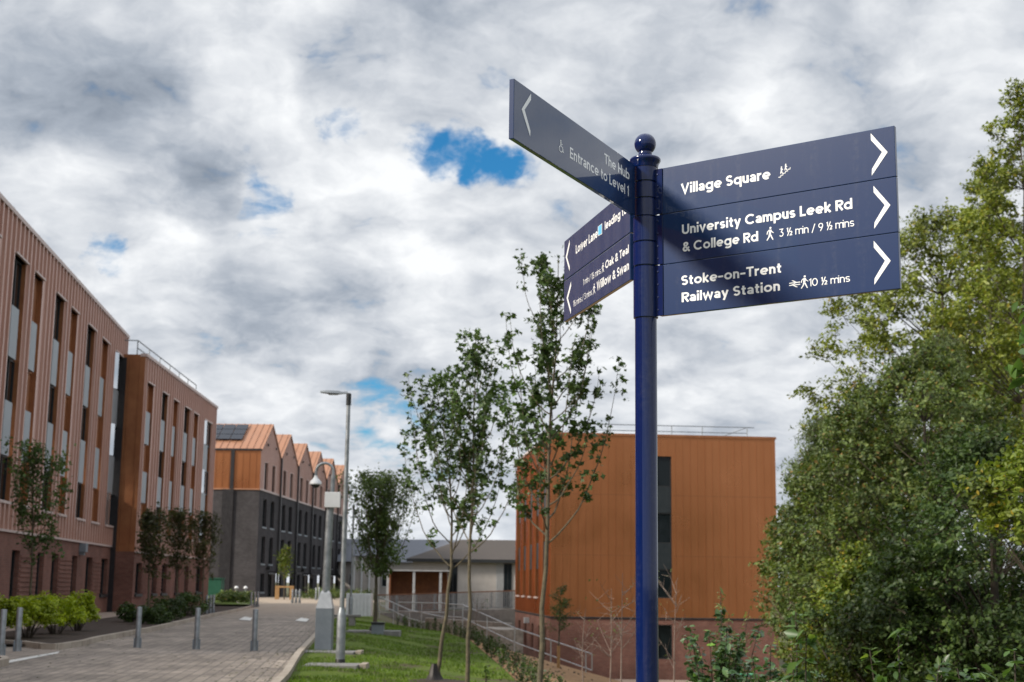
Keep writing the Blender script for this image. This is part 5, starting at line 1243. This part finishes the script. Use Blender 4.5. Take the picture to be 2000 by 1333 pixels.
# pine-like young tree with stake
pp = P(1090, 1300, 44); pp[2] = min(pp[2], terrain(pp[0], pp[1])); pt_ = P(1095, 1150, 44)
T_ = Plant('young_tree', 'small bushy tree tied to a stake, before the copper block corner', 'tree', pp, 310); rng = T_.rng
T_.wood.tube([pp, (pp + pt_) / 2, pt_], [.035, .025, .006], 6)
for i in range(34):
    t = rng.uniform(.40, 1.0); a = pp + (pt_ - pp) * t; az = rng.uniform(0, 6.28); L = .55 * (1.15 - t) * rng.uniform(.6, 1.2) + .06; e = a + [L * math.cos(az), L * math.sin(az), L * .7]
    T_.limbs.tube([a, e], [.008, .003], 4, cap=False); T_.scatter([a + (e - a) * u for u in (.4, .6, .8, 1, 1)], .05, 34)
T_.finish(M['needle'], M['bark'], .09, 'long', useout=False)
st = P(1091, 1262, 43.8); mb = MB(); mb.tube([(st[0], st[1], terrain(st[0], st[1]) - .1), st], .05, 8); o = mb.build('stake', M['wood']); tag(o, 'short timber stake beside the small bushy tree', 'stake')
stake2 = P(1180, 1272, 40)

# --- dense trees and bushes on the right
def dense_tree(name, label, px, d, pyt, pyb, hw_px, nb, nl, size, shape, leafm, seed, group='trees along the right bank', trunkr=.14, taper=.55, puff=(.35, .75), droop=0.0, shape_fn=None, flat=.4, xoff=0, cat='tree', ntr=1):
    top = P(px, pyt, d); bot = P(px, pyb, d); hw_ = hw_px / FPX * d
    zb = terrain(bot[0], d); base = np.array([bot[0] + xoff, d, zb]); T_ = Plant(name, label, cat, base, seed, group); rng = T_.rng
    z0_, z1_ = bot[2], top[2]; Hc = z1_ - z0_
    tipp = np.array([top[0], d, z1_ - .08 * Hc])
    tr = bez(base - [0, 0, .2], (base + tipp) / 2 + rng.normal(size=3) * [.3, .3, 0], tipp, 10); T_.wood.tube(tr, list(np.linspace(trunkr, .02, 10)), 9)
    nb = int(nb * .68); nl = nl * 2.6; size *= .92
    for i in range(nb):
        q = rng.uniform(0, 1) ** .85; r_ = hw_ * (shape_fn(q) if shape_fn else math.sin(math.pi * min(.985, .18 + q * .80)) ** .8)
        a = rng.uniform(0, 6.283); rad_ = r_ * math.sqrt(rng.uniform(.12, 1))
        cx_ = bot[0] + (top[0] - bot[0]) * q
        c = np.array([cx_ + rad_ * math.cos(a), d + rad_ * .9 * math.sin(a), z0_ + Hc * q])
        pr_ = rng.uniform(*puff) * (0.45 + .55 * (1 - q) + .1)
        nlv = int(nl * (pr_ / puff[1]) ** 2) + 8; ns = 9
        for _ in range(ns):                   # each clump is a handful of leafy sprays
            dd = rng.normal(size=3); dd += (c - np.array([cx_, d, c[2]])) / (rad_ + .3) * .9; dd[2] = abs(dd[2]) * .8 + .15 if droop == 0 else -abs(dd[2]) * 1.2; dd /= np.linalg.norm(dd)
            st_ = c + rng.normal(size=3) * pr_ * .28; u = rng.uniform(0.05, 1, max(3, nlv // ns)) ** .8
            pts = st_ + dd * (u * pr_ * 1.35)[:, None] + rng.normal(size=(len(u), 3)) * (.035 + .10 * pr_ * (1 - u))[:, None]; pts[:, 2] -= .22 * pr_ * u ** 2
            T_.pts.append(pts); T_.outs.append(np.tile(dd, (len(u), 1)))
            if rng.uniform() < .35: T_.limbs.tube([c, st_, st_ + dd * pr_ * 1.2], [.012, .008, .003], 3, cap=False)
        if rng.uniform() < .4:
            hd = math.hypot(c[0] - tr[5][0], c[1] - tr[5][1]); k = int(np.clip(np.argmin(np.abs(tr[:, 2] - (c[2] - .9 * hd - .2))), 1, 8))
            T_.limbs.tube(bez(tr[k], (tr[k] + c) / 2 + np.array([0, 0, -.12 * hd]), c, 6), list(np.linspace(.035 * (1 - k / 14), .005, 6)), 5, cap=False)
    return T_.finish(leafm, M['darkbark'] if trunkr > .03 else M['twig'], size, shape, flat, droop)
pop = lambda q: (1.0 - q) ** .75 * (.55 + .6 * min(1, q * 4)) + .05
dense_tree('poplar_tree', 'tallest poplar with pale airy crown, cut by the photo edge', 2000, 36, 175, 950, 200, 300, 130, .115, 'oval', M['leaf_poplar'], 401, shape_fn=pop, puff=(.30, .62), trunkr=.2)
dense_tree('poplar_tree', 'spreading pale poplar behind the sign arm tips', 1835, 43, 430, 980, 275, 520, 135, .125, 'oval', M['leaf_poplar'], 402, shape_fn=lambda q: .95 * math.sin(math.pi * min(.97, .25 + .72 * q)) ** .7, puff=(.35, .75), trunkr=.2)
dense_tree('poplar_tree', 'slimmer poplar between the two pale poplars', 1925, 40, 320, 900, 140, 230, 130, .12, 'oval', M['leaf_poplar'], 403, shape_fn=pop, puff=(.30, .62), trunkr=.16)
dense_tree('thicket_tree', 'broad dark green tree filling the middle of the bank', 1800, 31, 690, 1330, 240, 330, 190, .095, 'oval', M['leaf_mid'], 404, puff=(.35, .7))
dense_tree('thicket_tree', 'rounded green tree filling the gap beside the copper block corner', 1598, 37, 900, 1330, 85, 170, 170, .10, 'oval', M['leaf_mid'], 415, puff=(.3, .6))
dense_tree('weeping_birch', 'weeping birch with hanging foliage beside the copper block', 1604, 40, 810, 1150, 72, 150, 150, .11, 'long', M['leaf_willow'], 405, puff=(.35, .6), droop=2.5, shape_fn=lambda q: (1 - q) ** .5 * .9 + .1)
dense_tree('willow_tree', 'grey-green willow just behind the copper block corner', 1560, 66, 890, 1230, 58, 90, 150, .16, 'long', M['leaf_willow'], 411, puff=(.5, 1.0), droop=1.5)
dense_tree('thicket_tree', 'mid-green hawthorn leaning toward the copper block', 1668, 33, 800, 1330, 150, 280, 190, .09, 'oval', M['leaf_mid'], 406, puff=(.3, .6))
dense_tree('thicket_tree', 'weeping-topped tree high among the poplars', 1840, 34, 640, 900, 70, 80, 160, .10, 'long', M['leaf_willow'], 412, puff=(.3, .6), droop=2.0)
dense_tree('thicket_tree', 'dark alder low on the bank at the photo edge', 1930, 23, 860, 1400, 220, 300, 190, .085, 'oval', M['leaf_dark'], 407, puff=(.3, .6))
dense_tree('thicket_bush', 'shadowy low bush at the foot of the bank thicket', 1780, 24, 1090, 1420, 190, 210, 190, .08, 'oval', M['leaf_dark'], 408, puff=(.25, .5), trunkr=.05, cat='bush')
dense_tree('thicket_bush', 'yellowing low bush at the left foot of the thicket', 1665, 25, 1080, 1420, 105, 150, 170, .075, 'oval', M['leaf_yellow'], 409, puff=(.2, .42), trunkr=.05, cat='bush')
dense_tree('lime_tree', 'lime-green branch mass reaching in at the photo edge', 2030, 19, 880, 1060, 115, 60, 120, .085, 'broad', M['leaf_yellow'], 410, puff=(.18, .36), trunkr=.06)
dense_tree('thicket_tree', 'dark tree behind the broad bank tree', 1700, 40, 770, 1300, 150, 200, 170, .11, 'oval', M['leaf_dark'], 413, puff=(.4, .8))
dense_tree('thicket_tree', 'tree behind everything beyond the copper block on the bank', 1960, 46, 700, 1350, 220, 200, 170, .13, 'oval', M['leaf_mid'], 414, puff=(.5, 1.0))

# --- leafy plants near the camera, bottom right
def stem_plant(name, label, px, pyt, d, nst, spread, size, leafm, seed, nl=16, barkm='darkbark', height=None, group='leafy shrubs below the bank', shape='broad'):
    top = P(px, pyt, d); zb = min(terrain(top[0], d), P(px, 1345, d)[2]); base = np.array([top[0], d, zb]); S = Plant(name, label, 'shrub', base, seed, group); rng = S.rng; h_ = top[2] - zb
    S.root.location = tuple(base)
    for i in range(nst):
        hh = h_ * (1.0 if i == 0 else rng.uniform(.45, .95)); az = rng.uniform(0, 6.28); off = spread * rng.uniform(.25, 1) * (0.15 if i == 0 else 1)
        e = base + [off * math.cos(az), off * math.sin(az), hh]; c = bez(base + rng.normal(size=3) * [.04, .04, 0] - [0, 0, .05], base + [off * .5 * math.cos(az), off * .5 * math.sin(az), hh * .6], e, 12)
        S.wood.tube(c, list(np.linspace(.012, .004, 12)), 6, cap=False)
        for j in range(nl):
            u = rng.uniform(.12, 1) if j > 4 else rng.uniform(.93, 1); k = min(10, int(u * 11)); pp_ = c[k] + (c[k + 1] - c[k]) * (u * 11 - k)
            a = rng.uniform(0, 6.28); S.pts.append((pp_ + np.array([math.cos(a), math.sin(a), .25]) * size * .55)[None]); S.outs.append(np.array([[math.cos(a) * .3, math.sin(a) * .3, .8]]))
    return S.finish(leafm, M[barkm], size, shape, .6, .3, crown='foliage', trunk='stem')
stem_plant('leafy_shrub', 'dark glossy shrub before the brick base, right of the pole', 1400, 1195, 15, 36, .48, .08, M['leaf_laurel'], 501, 110)
stem_plant('leafy_shrub', 'taller wispy pale shrub behind the dark glossy shrub', 1410, 1155, 20, 18, .45, .085, M['leaf_willow'], 506, 60, shape='long')
stem_plant('leafy_shrub', 'low shrub with lime leaf tips between dark shrub and thicket', 1500, 1262, 12, 26, .46, .075, M['leaf_laurel'], 502, 60)
stem_plant('leafy_shrub', 'single-stemmed bright leafy plant at the thicket foot', 1558, 1196, 10, 8, .20, .09, M['leaf_fresh'], 503, 44)
stem_plant('leafy_shrub', 'bright green leafy plant before the yellowing bush', 1750, 1232, 9, 20, .34, .075, M['leaf_fresh'], 504, 60)
stem_plant('leafy_shrub', 'bright leafy plant in the lower photo corner', 1970, 1272, 8, 18, .32, .075, M['leaf_fresh'], 505, 60)
stem_plant('leafy_shrub', 'small fresh seedling at the lawn edge', 948, 1302, 24, 3, .05, .08, M['leaf_fresh'], 507, 14)
# branch of a tree outside the frame that reaches in at the right edge
T_ = Plant('edge_sapling', 'near sapling branch poking in at the photo edge beneath the poplar', 'sapling', (3.05, 6.6, terrain(3.05, 6.6)), 520); rng = T_.rng
tp = P(2075, 560, 6.6); T_.wood.tube([T_.base, (T_.base + tp) / 2 + [.05, 0, 0], tp], [.03, .022, .008], 8)
for (px, py) in ((1992, 590), (1985, 740), (2010, 660)):
    e = P(px, py, 6.5); s_ = P(2070, py + 40, 6.6); c = bez(s_, (s_ + e) / 2 + [0, 0, .05], e, 6); lb = MB(); lb.tube(c, list(np.linspace(.008, .003, 6)), 5, cap=False); lb.build('limb', M['darkbark'], T_.root, smooth=True); T_.scatter(c[2:], .035, 22)
T_.finish(M['leaf_fresh'], M['darkbark'], .085, 'broad', .5, .8, useout=False)

# --- lawn grass, short blades
rg = np.random.default_rng(9); C = []
while len(C) < 30000:
    y = 21 + 45 * rg.uniform() ** 1.5; a, c_ = rr(y) + .2, float(np.interp(y, EDGE[:, 0], EDGE[:, 1])) - .05
    x = rg.uniform(a, c_)
    C.append((x, y, terrain(x, y) + .085))
C = np.array(C); keep = (np.sin(C[:, 0] * 2.3 + np.sin(C[:, 1] * .9) * 2) + np.sin(C[:, 1] * 1.1 + C[:, 0]) > -.9); C = C[keep]
n = len(C); h_ = rg.uniform(.03, .075, n)[:, None]; a = rg.uniform(0, 6.28, n); ax = np.stack([np.cos(a), np.sin(a), np.zeros(n)], 1); ln = rg.normal(size=(n, 3)) * .35; ln[:, 2] = 1
Bz = C - [0, 0, .02]; V = np.stack([Bz - ax * .011, Bz + ax * .011, Bz + ln * h_], 1).reshape(-1, 3); F_ = np.arange(n * 3).reshape(-1, 3)
o = fast_mesh('grass', V, F_, M['grass'], None, (0, 0, 0)); tag(o, 'short mown grass on the lawn beside the road', 'grass', kind='stuff')
# clods of soil and bark on the lawn and beds
mb = MB(); rg = np.random.default_rng(12)
for i in range(420):
    y = rg.uniform(23, 62)
    if i % 3: x = rg.uniform(rr(y) + .3, float(np.interp(y, EDGE[:, 0], EDGE[:, 1]))); r_ = rg.uniform(.012, .04)
    else: x = float(np.interp(y, EDGE[:, 0], EDGE[:, 1])) + rg.uniform(0, 3.5); r_ = rg.uniform(.02, .07)
    z = terrain(x, y) + .08; V = [(x + r_ * rg.uniform(.6, 1.2) * sx, y + r_ * rg.uniform(.6, 1.2) * sy, z + r_ * rg.uniform(.5, .9) * sz) for sx, sy, sz in ((1, 0, 0), (0, 1, 0), (-1, 0, 0), (0, -1, 0), (0, 0, 1))]
    mb.mesh(V, [(0, 1, 4), (1, 2, 4), (2, 3, 4), (3, 0, 4)])
o = mb.build('soil_clods', M['soil']); tag(o, 'scattered soil clods on the lawn and bank', 'soil', kind='stuff')

# fallen leaves along the kerbs and on the paving
rg = np.random.default_rng(21); C = []
while len(C) < 900:
    y = 22 + 50 * rg.uniform() ** 1.6
    if rg.uniform() < .55: x = rr(y) - abs(rg.normal()) * .5
    elif rg.uniform() < .6: x = rl(y) + abs(rg.normal()) * .6
    else: x = rg.uniform(rl(y), rr(y))
    C.append((x, y, terrain(x, y) + .042))
V, F_ = leaf_cloud(np.array(C), .06, rg, 'oval', 6.0)
o = fast_mesh('fallen_leaves', V, F_, M['leaf_far'], None, (0, 0, 0)); tag(o, 'scattered small fallen leaves on the block paving', 'fallen leaves', kind='stuff')
